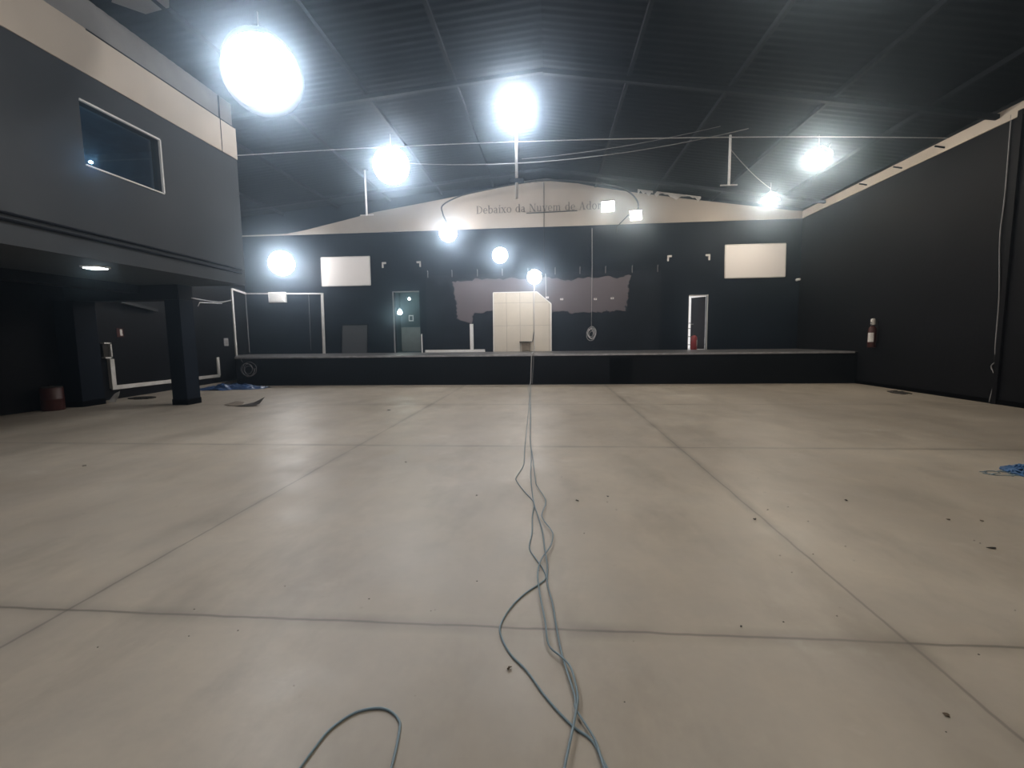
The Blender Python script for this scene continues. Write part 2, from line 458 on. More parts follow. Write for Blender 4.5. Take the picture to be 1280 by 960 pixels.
t = thing('desk_led_lamp', 'tiny blue-white lamp glowing at the lower corner of the mezzanine window', 'lamp', (XM - .15, 7.13, WZ0 + .01))
MB().lathe([(.03, WZ0 + .002), (.03, WZ0 + .02), (.008, WZ0 + .03), (.008, WZ0 + .11)], (XM - .15, 7.13, 0), 12).build('lamp_base', M['black_plastic'], t)
MB().lathe([(.0, WZ0 + .11), (.022, WZ0 + .115), (.026, WZ0 + .13), (.0, WZ0 + .15)], (XM - .15, 7.13, 0), 12).build('bulb', M['lamp_tiny'], t)

# conduits along the mezzanine face
def cable(name, pts, r, m, label, cat='cable', group=None, sub=6, n=6):
    o = MB().tube(smooth_path(pts, sub) if sub else pts, r, n).build(name, m, smooth=True)
    return tag(o, label, cat, group)
cable('conduit', [(XM + .02, YF, 3.27), (XM + .02, 4, 3.265), (XM + .02, 10.4, 3.19)], .02, M['steel_dark'], 'upper of two dark conduits running along the mezzanine front', 'conduit')
cable('conduit', [(XM + .02, YF, 3.18), (XM + .02, 4, 3.175), (XM + .02, 10.4, 3.10)], .022, M['steel_dark'], 'lower of two dark conduits running along the mezzanine front', 'conduit')

# roof steel: purlins and portal rafters
for i, x in enumerate((-10.6, -8.3, -6.2, -4.15, -2.1, 1.75, 3.9, 6.0, 7.95)):
    z = roof_z(x) - .075
    o = MB().box((x - .035, YF, z - .06), (x + .035, YB, z + .035)).build('purlin', M['steel_dark']); o['kind'] = 'structure'
for y in (-1.3, 4.7, 10.68, 16.6):
    mb = MB()
    for xa_, xb_ in ((-12.9 if y > YM else XM, RX), (RX, XR)):
        mb.hexa([(xa_, y - .05, roof_z(xa_) - .24), (xb_, y - .05, roof_z(xb_) - .22), (xb_, y + .05, roof_z(xb_) - .22), (xa_, y + .05, roof_z(xa_) - .24),
                 (xa_, y - .05, roof_z(xa_) - .135), (xb_, y - .05, roof_z(xb_) - .135), (xb_, y + .05, roof_z(xb_) - .135), (xa_, y + .05, roof_z(xa_) - .135)])
    o = mb.build('rafter', M['rafter']); o['kind'] = 'structure'

# ---------------------------------------------------------------- rooms beyond the doors
dx0, dx1, dz1 = DL
mb = MB(); y0, y1 = YB + .18, YB + 2.6
mb.add([(dx0 - .6, y0, HS), (dx1 + 1.2, y0, HS), (dx1 + 1.2, y1, HS), (dx0 - .6, y1, HS), (dx0 - .6, y0, 3.9), (dx1 + 1.2, y0, 3.9), (dx1 + 1.2, y1, 3.9), (dx0 - .6, y1, 3.9)],
       [(0, 1, 2, 3), (7, 6, 5, 4), (1, 5, 6, 2), (2, 6, 7, 3), (3, 7, 4, 0), (0, 4, 5, 1)][:5])
struct('wall_corridor', mb, M['room_wall'], 'small teal-grey room behind the left stage door')
MB().box((dx0 - .59, y1 - .03, HS), (dx1 + 1.19, y1 - .005, 2.05)).build('baseboard_corridor', M['room_low'])['kind'] = 'structure'
mb = MB(); mb.box((dx0 - .05, YB - .02, HS), (dx0 + .0, YB + .05, dz1 + .02)); mb.box((dx0 - .05, YB - .015, dz1), (dx1, YB + .05, dz1 + .03))
o = mb.build('door_1', M['cable_grey']); o['kind'] = 'structure'; o['label'] = 'left stage doorway with a pale frame edge'
def bulb(loc, r, label):
    t = thing('light_bulb', label, 'lamp', loc, 'bulbs in the lit room')
    x, y, z = loc
    MB().lathe([(0, z - r), (r * .7, z - r * .75), (r, z - .1 * r), (r * .8, z + r * .6), (r * .4, z + r)], (x, y, 0), 14).build('globe', M['lamp_room'], t, smooth=True)
    MB().lathe([(r * .4, z + r), (r * .4, z + r * 1.7), (r * .2, z + r * 1.8)], (x, y, 0), 10).build('socket', M['white'], t)
    MB().tube([(x, y, z + r * 1.7), (x, y, 3.9)], .008).build('cord', M['cable_black'], t)
bulb((-6.42, 19.35, 2.66), .10, 'larger bright bulb at the left of the lit doorway')
bulb((-6.25, 20.2, 3.30), .05, 'small bright bulb high inside the lit doorway')
t = thing('framed_notice', 'small white framed notice inside the lit left doorway', 'picture', (-6.30, y1 - .02, 2.45))
MB().box((-6.42, y1 - .03, 2.32), (-6.20, y1 - .005, 2.60)).build('frame', M['white'], t)
MB().box((-6.38, y1 - .036, 2.37), (-6.24, y1 - .028, 2.55)).build('print', M['room_wall'], t)

# right doorway: frame, open leaf, outside gate, daylight
dx0, dx1, dz1 = DR
mb = MB(); mb.box((dx1 - .012, YB - .012, HS), (dx1 + .012, YB + .02, dz1 + .02)); mb.box((dx0 - .005, YB + .0, dz1 - .03), (dx1, YB + .17, dz1)); mb.box((dx0 - .005, YB - .0, HS), (dx0 + .012, YB + .17, dz1))
o = mb.build('door_2', M['offwhite']); o['kind'] = 'structure'; o['label'] = 'right stage doorway with a pale frame'
hx, hy = dx1 - .03, YB + .16
ang = math.radians(58)
fx, fy = hx - .66 * math.cos(ang), hy + .66 * math.sin(ang)
leaf = MB()
nx, ny_ = math.sin(ang) * .02, math.cos(ang) * .02
leaf.hexa([(hx - nx, hy - ny_, HS + .02), (fx - nx, fy - ny_, HS + .02), (fx + nx, fy + ny_, HS + .02), (hx + nx, hy + ny_, HS + .02),
           (hx - nx, hy - ny_, dz1 - .05), (fx - nx, fy - ny_, dz1 - .05), (fx + nx, fy + ny_, dz1 - .05), (hx + nx, hy + ny_, dz1 - .05)])
lo = leaf.build('door_3', M['door_leaf']); lo['kind'] = 'structure'; lo['label'] = 'dark door leaf standing ajar in the right stage doorway'
ux, uy = (fx - hx) / .66, (fy - hy) / .66
px, py = hx + ux * .60, hy + uy * .60
MB().tube([(px - nx, py - ny_, 1.95), (px - 3.5 * nx, py - 3.5 * ny_, 1.95), (px - 3.5 * nx - ux * .12, py - 3.5 * ny_ - uy * .12, 1.95)], .01).build('door_handle', M['alu'], lo)
mb = MB(); mb.box((3.6, YB + .18, HS - .12), (8.2, YB + 3.2, HS - .01))
struct('floor_outside', mb, M['outside'], 'pale landing outside the right stage door')
t = thing('security_gate', 'thin dark barred gate in the daylight outside the ajar right door', 'gate', (5.5, YB + 1.35, HS - .01))
mb = MB()
for z in (1.12, 1.45, 1.78, 2.0): mb.box((4.8, YB + 1.34, z), (6.9, YB + 1.36, z + .022))
mb.build('rail', M['steel_dark'], t)
for x in (4.8, 5.9, 6.9): MB().box((x - .02, YB + 1.33, HS - .01), (x + .02, YB + 1.37, 2.15)).build('post', M['steel_dark'], t)

# ---------------------------------------------------------------- lettering on the gable
def glyphs():
    W, T = .135, .055          # stem and hairline
    X = .70                    # x-height
    def rect(a, b, c, d): return [(a, b), (c, b), (c, d), (a, d)]
    def ring(cx, cy, rx, ry, a0, a1, n=18, w=W, t=T):
        qs = []
        for i in range(n):
            p = []
            for a in (a0 + (a1 - a0) * i / n, a0 + (a1 - a0) * (i + 1) / n):
                a = math.radians(a); c, s = math.cos(a), math.sin(a)
                p.append(((cx + rx * c, cy + ry * s), (cx + (rx - w) * c, cy + (ry - t) * s)))
            qs.append([p[0][0], p[1][0], p[1][1], p[0][1]])
        return qs
    def stem(x, y0, y1, w=W, sb=.07, top=True, bot=True, left_only=False):
        r = [rect(x, y0, x + w, y1)]
        if bot: r.append(rect(x - sb, y0, x + w + sb, y0 + T))
        if top: r.append(rect(x - sb, y1 - T, x + w + (0 if left_only else sb), y1))
        return r
    def diag(x0, y0, x1, y1, w):
        return [[(x0, y0), (x0 + w, y0), (x1 + w, y1), (x1, y1)]]
    G = {}
    G['D'] = (.86, stem(.1, 0, 1) + ring(.22, .5, .58, .5, -90, 90))
    G['e'] = (.62, ring(.31, X / 2, .27, X / 2 + .01, 0, 318) + [rect(.1, X / 2 - .02, .56, X / 2 + .04)])
    G['b'] = (.70, stem(.08, 0, 1.04, bot=False, left_only=True) + ring(.36, X / 2, .29, X / 2 + .01, -180, 180))
    G['a'] = (.62, stem(.36, 0, X - .12, top=False, sb=.0) + [rect(.4, 0, .60, T)] + ring(.29, X - .2, .20, .2, 0, 160) + ring(.27, .2, .22, .21, 0, 360))
    G['i'] = (.36, stem(.11, 0, X, left_only=True) + ring(.178, X + .22, .085, .085, 0, 360, 10, .085, .085))
    G['x'] = (.66, diag(.42, 0, .06, X, W * 1.1) + diag(.06, 0, .50, X, T * 1.2) + [rect(.0, X - T, .28, X), rect(.42, X - T, .64, X), rect(0, 0, .2, T), rect(.36, 0, .66, T)])
    G['o'] = (.68, ring(.34, X / 2, .30, X / 2 + .015, 0, 360, 24))
    G['d'] = (.70, stem(.46, 0, 1.04, sb=.07, left_only=True) + ring(.34, X / 2, .29, X / 2 + .01, 0, 360, 24))
    G['N'] = (.92, stem(.12, 0, 1, w=T * 1.2) + stem(.72, 0, 1, w=T * 1.2) + diag(.62, 0, .1, 1, W * 1.25))
    G['u'] = (.74, stem(.1, .1, X, bot=False, left_only=True) + stem(.46, 0, X, left_only=True) + ring(.33, .2, .23, .21, 180, 340))
    G['v'] = (.66, diag(.26, 0, .04, X, W) + diag(.28, 0, .52, X, T * 1.3) + [rect(0, X - T, .26, X), rect(.42, X - T, .66, X)])
    G['m'] = (1.08, stem(.1, 0, X, left_only=True) + stem(.44, 0, X - .15, top=False) + stem(.78, 0, X - .15, top=False)
              + ring(.38, X - .2, .195, .21, 0, 150) + ring(.72, X - .2, .195, .21, 0, 150))
    G['A'] = (.86, diag(.58, 0, .32, 1, W * 1.15) + diag(.08, 0, .38, 1, T * 1.3) + [rect(.2, .3, .64, .3 + T), rect(0, 0, .26, T), rect(.5, 0, .84, T)])
    G['r'] = (.52, stem(.1, 0, X, left_only=True) + ring(.38, X - .18, .19, .19, 60, 170) + ring(.42, X - .1, .07, .07, 0, 360, 8, .07, .07))
    return G
G = glyphs()
TX0, TX1, TZ0, TZ1, CAP = -2.80, 1.98, 6.285, 6.305, .29
text = 'Debaixo da Nuvem de Ador'
adv = sum(G[c][0] if c != ' ' else .42 for c in text)
sc_x = (TX1 - TX0) / adv
t = thing('wall_lettering', 'faded brown serif lettering painted across the cream gable', 'lettering', (-.4, YB - .02, TZ0))
x = TX0
for wd in text.split(' '):
    for ch in wd:
        mb = MB()
        a, polys = G[ch]
        for poly in polys:
            zb_ = TZ0 + (TZ1 - TZ0) * (x - TX0) / (TX1 - TX0)
            mb.prism_xz([(x + u * sc_x, zb_ + v * CAP) for u, v in poly], YB - .026, YB - .019)
        x += a * sc_x
        mb.build('letter', M['ink'], t)
    x += .42 * sc_x

# ---------------------------------------------------------------- screens, corner marks, wall items
def screen(pts, label):
    xs = [p[0] for p in pts]
    t = thing('projection_screen', label, 'screen', (sum(xs) / 4, YB, min(p[1] for p in pts)), 'white screens on the back wall')
    MB().prism_xz(pts, YB - .03, YB).build('screen_surface', M['screen'], t)
    cx = sum(xs) / 4; cz = sum(p[1] for p in pts) / 4
    mb = MB()
    for i in range(4):
        p, q = pts[i], pts[(i + 1) % 4]
        mb.bar((p[0], YB - .02, p[1]), (q[0], YB - .02, q[1]), .035, .03, up=(0, 1, 0))
    mb.build('border', M['offwhite'], t)
screen([(-9.13, 3.68), (-7.13, 3.68), (-7.12, 4.80), (-9.12, 4.80)], 'white projection screen at the left of the back wall above the stage')
screen([(6.57, 3.64), (8.72, 3.64), (8.70, 4.84), (6.55, 4.84)], 'white projection screen at the right of the back wall above the stage')
def corner_mark(x, z, s, label):
    o = MB().prism_xz([(x, z), (x, z - .22), (x + s * .06, z - .22), (x + s * .06, z - .07), (x + s * .17, z - .07), (x + s * .17, z)], YB - .012, YB).build('corner_mark', M['offwhite'])
    tag(o, label, 'corner mark', 'white corner marks on the back wall')
corner_mark(-6.63, 4.56, 1, 'white L-shaped corner mark just right of the left screen')
corner_mark(-5.05, 4.56, -1, 'white L-shaped corner mark above the right side of the lit doorway')
corner_mark(4.45, 4.53, 1, 'white L-shaped corner mark above the right end of the mural')
corner_mark(6.02, 4.53, -1, 'white L-shaped corner mark just left of the right screen')

# mural
sky = [(-3.82, 3.72), (-3.61, 3.76), (-3.14, 3.75), (-2.8, 3.84), (-2.3, 3.81), (-1.8, 3.76), (-1.3, 3.82), (-0.8, 3.76), (-0.31, 3.8), (0.1, 3.76), (0.59, 3.68), (1.0, 3.72), (1.49, 3.8), (2.05, 3.79), (2.45, 3.74), (2.85, 3.77), (3.13, 3.81), (3.02, 3.57), (2.98, 3.37), (3.06, 3.21), (2.98, 3.05), (3.02, 2.93), (2.95, 2.81), (2.99, 2.71), (2.87, 2.65), (2.95, 2.49), (2.83, 2.47), (2.55, 2.53), (2.31, 2.42), (2.18, 2.54), (2.06, 2.46), (1.82, 2.42), (1.33, 2.47), (1.0, 2.45), (0.76, 2.44), (0.51, 2.53), (0.18, 2.49), (-0.15, 2.44), (-0.65, 2.51), (-1.15, 2.43), (-1.65, 2.5), (-2.2, 2.53), (-2.41, 2.58), (-2.66, 2.48), (-2.92, 2.52), (-3.05, 2.38), (-3.01, 2.26), (-3.08, 2.05), (-3.35, 2.18), (-3.69, 2.29), (-3.62, 2.43), (-3.68, 2.64), (-3.63, 2.85), (-3.75, 3.06), (-3.71, 3.18), (-3.74, 3.52)]
rnd = random.Random(3)
jag = []
for i, p in enumerate(sky):
    q = sky[(i + 1) % len(sky)]
    for k in range(3):
        u = k / 3
        d = 0 if k == 0 else .055
        jag.append((p[0] + (q[0] - p[0]) * u + rnd.uniform(-d, d), p[1] + (q[1] - p[1]) * u + rnd.uniform(-d, d)))
t = thing('wall_mural', 'dark tree-line mural around a pinkish dusk sky, hung across the back wall', 'mural', (-.35, YB - .01, HS))
MB().box((-4.88, YB - .012, HS + .012), (4.22, YB, 4.0)).build('canvas', M['canvas'], t)
MB().prism_xz(jag, YB - .018, YB - .010).build('painted_sky', M['sky'], t)
for i, x in enumerate((-4.78, -3.81, -2.8, -1.82, -0.82, 0.23, 1.18, 2.15, 3.15, 4.1)):
    mb = MB(); mb.box((x - .012, YB - .03, 3.92), (x + .012, YB - .005, 4.17)); mb.tube([(x, YB - .02, 4.17), (x, YB - .07, 4.18), (x, YB - .07, 4.13)], .01)
    mb.build('hook', M['cable_grey'], t)

# beige boarding with the cut corner
t = thing('boarded_partition', 'beige panelled boarding with one cut upper corner standing on the stage', 'partition', (-1.07, YB - .06, HS))
out = [(-2.20, HS + .012), (.07, HS + .012), (.07, 2.80), (-.48, 3.27), (-2.18, 3.27)]
MB().prism_xz(out, YB - .10, YB - .015).build('board', M['beige'], t, bevel=.008)
mb = MB()
for x in (-1.67, -1.14, -.62): mb.box((x - .008, YB - .104, HS + .02), (x + .008, YB - .098, 3.25))
mb.box((-.02, YB - .104, HS + .02), (0, YB - .098, 2.82))
for z in (1.98, 2.86): mb.box((-2.18, YB - .104, z - .006), (0.05 if z < 2.8 else -.05, YB - .098, z + .006))
mb.build('seam', M['beige_seam'], t)
mb = MB()
for p, q in (((-2.2, HS + .02), (-2.18, 3.27)), ((-2.18, 3.27), (-.48, 3.27)), ((-.48, 3.27), (.07, 2.80)), ((.07, 2.80), (.07, HS + .02))):
    mb.bar((p[0], YB - .10, p[1]), (q[0], YB - .10, q[1]), .03, .03, up=(0, 1, 0))
mb.build('edging', M['white'], t)
t = thing('wall_shelf', 'small dark bracket shelf on the beige boarding', 'shelf', (-.95, YB - .2, 1.34))
MB().box((-1.17, YB - .26, 1.335), (-.70, YB - .10, 1.36)).build('shelf_board', M['black_plastic'], t)
MB().bar((-.66, YB - .12, 1.35), (-.60, YB - .12, 1.72), .03, .03).build('bracket', M['black_plastic'], t)
t = thing('low_stool', 'low brown stool under the small shelf at the boarding', 'stool', (-.91, YB - .28, HS + .012))
MB().box((-1.07, YB - .40, 1.26), (-.75, YB - .16, 1.30)).build('seat', M['brown'], t)
for sx in (-1.05, -.80):
    for sy in (-.38, -.20): MB().box((sx, YB + sy, HS + .012), (sx + .03, YB + sy + .03, 1.26)).build('leg', M['brown'], t)
MB().box((-1.03, YB - .375, 1.05), (-.79, YB - .355, 1.24)).build('apron', M['brown'], t)

# white U strip frame on stage
t = thing('white_upstand', 'white strip frame standing low on the stage left of the beige boarding', 'frame', (-3.9, YB - .1, HS + .012))
MB().box((-4.95, YB - .14, HS + .012), (-2.55, YB - .06, 1.065)).build('bottom_bar', M['white'], t)
MB().box((-3.13, YB - .12, 1.065), (-3.00, YB - .05, 2.07)).build('upright', M['white'], t)
MB().box((-5.11, YB - .10, HS + .012), (-5.07, YB - .05, 1.70)).build('upright', M['white'], t)
# grey panel leaning
t = thing('leaning_panel', 'dark grey panel leaning on the back wall under the left screen', 'panel', (-7.86, YB - .1, HS + .012))
MB().hexa([(-8.40, YB - .16, HS + .012), (-7.32, YB - .16, HS + .012), (-7.32, YB - .12, HS + .012), (-8.40, YB - .12, HS + .012),
           (-8.37, YB - .05, 2.13), (-7.30, YB - .05, 2.13), (-7.30, YB - .012, 2.13), (-8.37, YB - .012, 2.13)]).build('sheet', mat('grey_panel_paint', (0.05, 0.053, 0.058), .6), t)
mb = MB(); mb.bar((-8.40, YB - .165, HS + .03), (-8.37, YB - .055, 2.12), .03, .02); mb.bar((-7.32, YB - .165, HS + .03), (-7.30, YB - .055, 2.12), .03, .02); mb.bar((-8.37, YB - .055, 2.115), (-7.30, YB - .055, 2.115), .02, .03)
mb.build('frame', M['steel_dark'], t)

# pipe frame wrapping the left stage corner
t = thing('strip_outline', 'large off-white strip outline wrapping the left corner above the stage', 'frame', (-11, YB - .05, HS + .012))
y_ = 17.0
MB().box((xl(y_) + .004, y_ - .04, HS + .012), (xl(y_) + .05, y_ + .04, 3.54)).build('upright', M['offwhite'], t)
MB().bar((xl(y_) + .035, y_, 3.53), (xl(YB) + .035, YB - .02, 3.45), .05, .07).build('top_rail', M['offwhite'], t)
MB().bar((xl(YB) + .02, YB - .025, 3.45), (-9.14, YB - .025, 3.38), .05, .05).build('top_rail', M['offwhite'], t)
MB().hexa([(-9.25, YB - .05, HS + .012), (-9.15, YB - .05, HS + .012), (-9.15, YB - .004, HS + .012), (-9.25, YB - .004, HS + .012), (-9.20, YB - .05, 3.40), (-9.10, YB - .05, 3.40), (-9.10, YB - .004, 3.40), (-9.20, YB - .004, 3.40)]).build('upright', M['offwhite'], t)
MB().tube([(xl(YB) + .02, YB - .02, HS + .1), (xl(YB) + .02, YB - .02, 3.44)], .013).build('corner_glint', M['cable_grey'], t)  # pale tube standing in for light caught along the wall corner
MB().tube([(-9.76, YB - .015, 1.1), (-9.73, YB - .015, 3.35)], .007).build('wire', M['cable_grey'], t)

t = thing('junction_box', 'white junction box on the back wall in the left stage corner', 'box', (-11.0, YB, 3.06))
MB().box((-11.36, YB - .16, 3.05), (-10.67, YB - .002, 3.47)).build('case', M['white'], t, bevel=.01)
MB().box((-11.31, YB - .172, 3.10), (-10.72, YB - .158, 3.42)).build('lid', M['offwhite'], t)

# white U outline on the left wall
t = thing('strip_outline', 'white U-shaped strip outline low on the left wall behind the column', 'frame', (-11.8, 13, .25))
MB().hexa([(xl(11.12), 11.12, .26), (xl(11.12) + .04, 11.12, .26), (xl(15.83) + .04, 15.83, .20), (xl(15.83), 15.83, .20),
           (xl(11.12), 11.12, .37), (xl(11.12) + .04, 11.12, .37), (xl(15.83) + .04, 15.83, .30), (xl(15.83), 15.83, .30)]).build('bottom_bar', M['offwhite'], t)
MB().box((xl(15.8) + .006, 15.72, .25), (xl(15.8) + .05, 15.84, .93)).build('upright', M['offwhite'], t)
MB().box((xl(11.2) + .004, 11.12, .34), (xl(11.2) + .05, 11.24, 1.08)).build('upright', M['offwhite'], t)
t = thing('wall_niche', 'small white-edged niche box with a thin strip below it on the left wall', 'niche', (-11.5, 11.0, .3))
mb = MB(); X0 = -11.60; X1 = -11.49
mb.box((X0, 10.92, 1.48), (X1, 11.12, 1.52)); mb.box((X0, 10.92, 1.10), (X1, 11.12, 1.14)); mb.box((X0, 11.08, 1.10), (X1, 11.12, 1.52))
mb.build('rim', M['offwhite'], t)
MB().box((X0, 10.92, 1.14), (X1 - .05, 11.08, 1.48)).build('inside', M['debris'], t)
MB().box((X0, 11.05, .30), (X1 - .02, 11.08, 1.10)).build('strip', M['offwhite'], t)
t = thing('fire_sign', 'small red sign with a white middle on the left wall under the mezzanine', 'sign', (-11.66, 11.55, 1.67))
MB().box((xl(11.5) - .02, 11.46, 1.66), (xl(11.5) + .012, 11.66, 1.90)).build('plate', M['darkred'], t)
MB().box((xl(11.5), 11.55, 1.70), (xl(11.5) + .016, 11.62, 1.87)).build('pictogram', M['label'], t)
t = thing('switch_plate', 'grey switch plate on the left wall beside the stage', 'switch', (xl(16.4), 16.4, 1.32))
MB().box((xl(16.4) - .02, 16.27, 1.34), (xl(16.4) + .03, 16.50, 1.63)).build('plate', M['cable_grey'], t)
MB().box((xl(16.4) + .028, 16.33, 1.42), (xl(16.4) + .04, 16.44, 1.55)).build('rocker', M['plaster'], t)
o = MB().bar((-11.56, 11.54, 2.62), (-11.78, 12.93, 2.46), .08, .08).build('wall_pipe', M['black_plastic'])
tag(o, 'short dark sloping pipe high on the left wall beyond the pier', 'pipe')
tag(MB().tube(smooth_path([(-8.64, 10.5, 2.56), (-10.2, 13.5, 2.72), (xl(16.9) + .06, 16.9, 3.10)]), .016).build('cable', M['cable_grey'], smooth=True), 'grey cable stretched from the column to the strip outline at the stage', 'cable')
tag(MB().tube([(xl(14.9) + .03, 14.9, 2.72), (xl(15) + .03, 15.0, 2.86), (xl(16.3) + .03, 16.3, 2.92)], .014).build('cable', M['cable_white'], smooth=True), 'short white cable with a bent end on the left wall near the stage', 'cable')

# camera and sockets on the back wall
t = thing('security_camera', 'tiny white security camera right of the right screen', 'camera', (9.15, YB - .05, 3.5))
MB().lathe([(.05, YB - .03), (.05, YB)], (9.16, 0, 3.51), 12, 'y').build('mount', M['white'], t)
MB().lathe([(.03, YB - .20), (.045, YB - .19), (.045, YB - .04), (.02, YB - .03)], (9.16, 0, 3.51), 12, 'y').build('camera_body', M['white'], t)
for x, z, lb in ((-.08, 3.04, 'small white socket on the cut corner of the beige boarding'), (.48, 2.97, 'small white socket just right of the beige boarding on the mural'),
                 (1.77, 2.95, 'small white socket on the mural above the cable coil'), (2.41, 2.97, 'small white socket near the right end of the mural sky')):
    y_ = YB - .10 if x < 0 else YB - .012
    t = thing('wall_socket', lb, 'socket', (x, y_, z), 'small white sockets over the mural')
    MB().box((x - .06, y_ - .03, z - .035), (x + .06, y_ + .005, z + .035)).build('case', M['white'], t)
    MB().lathe([(.018, y_ - .036), (.018, y_ - .029)], (x, 0, z), 10, 'y').build('outlet', M['cable_grey'], t)

# ---------------------------------------------------------------- fire extinguishers
def extinguisher(loc, face, label, h=.62, r=.085, body='red', label_w=.5):
    t = thing('fire_extinguisher', label, 'fire extinguisher', loc)
    x, y, z = loc
    cyl = MB().lathe([(r * .9, z), (r, z + .02), (r, z + h * .70), (r * .85, z + h * .78), (r * .4, z + h * .84), (r * .32, z + h * .86)], (x, y, 0), 20).build('cylinder', M[body], t, smooth=True)
    mb = MB(); mb.lathe([(r * .34, z + h * .85), (r * .34, z + h * .93), (r * .2, z + h * .94)], (x, y, 0), 12)
    fx, fy = face
    mb.bar((x, y, z + h * .94), (x + fx * r * 1.4, y + fy * r * 1.4, z + h * .99), .02, .02); mb.bar((x, y, z + h * .9), (x + fx * r * 1.4, y + fy * r * 1.4, z + h * .91), .02, .015)
    vlv = mb.build('valve', M['black_plastic'], t)
    sx, sy = -fy, fx
    MB().tube(smooth_path([(x, y, z + h * .9), (x + sx * r * 1.2, y + sy * r * 1.2, z + h * .86), (x + sx * r * 1.25, y + sy * r * 1.25, z + h * .5), (x + sx * r * 1.15, y + sy * r * 1.15, z + h * .2)]), .012).build('hose', M['black_plastic'], vlv)
    # wrap-around label
    vs = []; fs = []; n = 8; a0 = math.atan2(fy, fx)
    for i in range(n + 1):
        a = a0 + (i / n - .5) * 2 * label_w
        for zz in (z + h * .22, z + h * .58):
            vs.append((x + math.cos(a) * (r + .002), y + math.sin(a) * (r + .002), zz))
    for i in range(n): fs.append((2 * i, 2 * i + 2, 2 * i + 3, 2 * i + 1))
    MB().add(vs, fs).build('sticker', M['label'], cyl)
    return t
extinguisher((5.47, YB - .13, HS + .012), (.75, -.66), 'red fire extinguisher standing on the stage in front of the ajar door', .64, .115, 'red', .22)
t = extinguisher((XR - .11, 13.82, 1.10), (-.80, -.60), 'dark red fire extinguisher with white label hung on the right wall', .72, .10, 'darkred', .75)
MB().box((XR - .03, 13.76, 1.35), (XR + .005, 13.88, 1.85)).build('wall_bracket', M['black_plastic'], t)
MB().lathe([(.052, 1.74), (.056, 1.76), (.056, 1.90), (.03, 1.92)], (XR - .12, 13.80, 0), 12).build('tag', M['label'], t)
t = thing('red_drum', 'dim red drum standing on the floor beside the pier under the mezzanine', 'drum', (-11.25, 9.35, 0))
MB().lathe([(.19, 0), (.20, .02), (.20, .25), (.208, .26), (.20, .27), (.20, .50), (.19, .52)], (-11.25, 9.35, 0), 24).build('drum_body', M['darkred'], t, smooth=True)
MB().lathe([(.195, .52), (.2, .535), (.06, .54), (.05, .56)], (-11.25, 9.35, 0), 24).build('drum_lid', M['debris'], t)

# ---------------------------------------------------------------- lamps
def aim_rot(d):
    return Vector(d).normalized().to_track_quat('-Z', 'Y').to_euler()

def highbay(R, glow):
    """round globe lamp with a finned neck, its globe pointing along local -Z"""
    t = thing('globe_lamp', 'x', 'lamp')
    prof = [(0, -R)]
    for i in range(1, 10):
        a = -PI / 2 + i * PI * .78 / 10
        prof.append((R * math.cos(a), R * math.sin(a)))
    prof.append((R * .52, R * .80))
    MB().lathe(prof, n=24).build('globe', glow, t, smooth=True)
    MB().lathe([(R * .60, R * .70), (R * .62, R * .78), (R * .50, R * 1.15), (R * .28, R * 1.35), (R * .28, R * 1.6), (R * .1, R * 1.64)], n=24).build('neck', M['reflector'], t, smooth=True)
    neck = [c for c in t.children if c.name.startswith('neck')][0]
    mb = MB()
    for i in range(12):
        a = 2 * PI * i / 12; c, sn = math.cos(a), math.sin(a)
        mb.hexa([(c * R * .55 - sn * .012, sn * R * .55 + c * .012, R * .8), (c * R * .72 - sn * .012, sn * R * .72 + c * .012, R * .8), (c * R * .72 + sn * .012, sn * R * .72 - c * .012, R * .8), (c * R * .55 + sn * .012, sn * R * .55 - c * .012, R * .8),
                 (c * R * .3 - sn * .012, sn * R * .3 + c * .012, R * 1.3), (c * R * .42 - sn * .012, sn * R * .42 + c * .012, R * 1.3), (c * R * .42 + sn * .012, sn * R * .42 - c * .012, R * 1.3), (c * R * .3 + sn * .012, sn * R * .3 - c * .012, R * 1.3)])
    mb.build('cooling_fins', M['reflector'], neck)
    return t

def flood(w, h, glow):
    """rectangular flood light shining along local -Z"""
    t = thing('flood_light', 'x', 'lamp')
    mb = MB(); mb.hexa([(-w * .46, -h * .46, .10), (w * .46, -h * .46, .10), (w * .46, h * .46, .10), (-w * .46, h * .46, .10), (-w * .5, -h * .5, 0), (w * .5, -h * .5, 0), (w * .5, h * .5, 0), (-w * .5, h * .5, 0)])
    hs = mb.build('housing', M['steel_dark'], t)
    mb = MB()
    for i in range(7):
        x = -w * .42 + i * w * .14
        mb.box((x - .006, -h * .42, .09), (x + .006, h * .42, .15))
    mb.build('cooling_fins', M['steel_dark'], hs)
    n = 6
    MB().hexa([(-w * .46, -h * .46, .005), (w * .46, -h * .46, .005), (w * .46, h * .46, .005), (-w * .46, h * .46, .005), (-w * .34, -h * .34, -.14), (w * .34, -h * .34, -.14), (w * .34, h * .34, -.14), (-w * .34, h * .34, -.14)]).build('lens', glow, t)
    mb = MB(); mb.tube([(-w * .53, 0, .04), (-w * .53, 0, .24), (w * .53, 0, .24), (w * .53, 0, .04)], .014)
    mb.build('yoke', M['steel_dark'], t)
    return t

def hang(t, p, top, r=.011, m='cable_grey'):
    """drop rod from the roof to the lamp, a part of the lamp"""
    o = MB().tube([(p[0], p[1], p[2] + .18), (top[0], top[1], top[2])], r).build('drop_rod', M[m])
    # keep it in the lamp's own frame
    mw = Matrix.LocRotScale(t.location, t.rotation_euler, t.scale)
    o.data.transform(mw.inverted()); o.parent = t

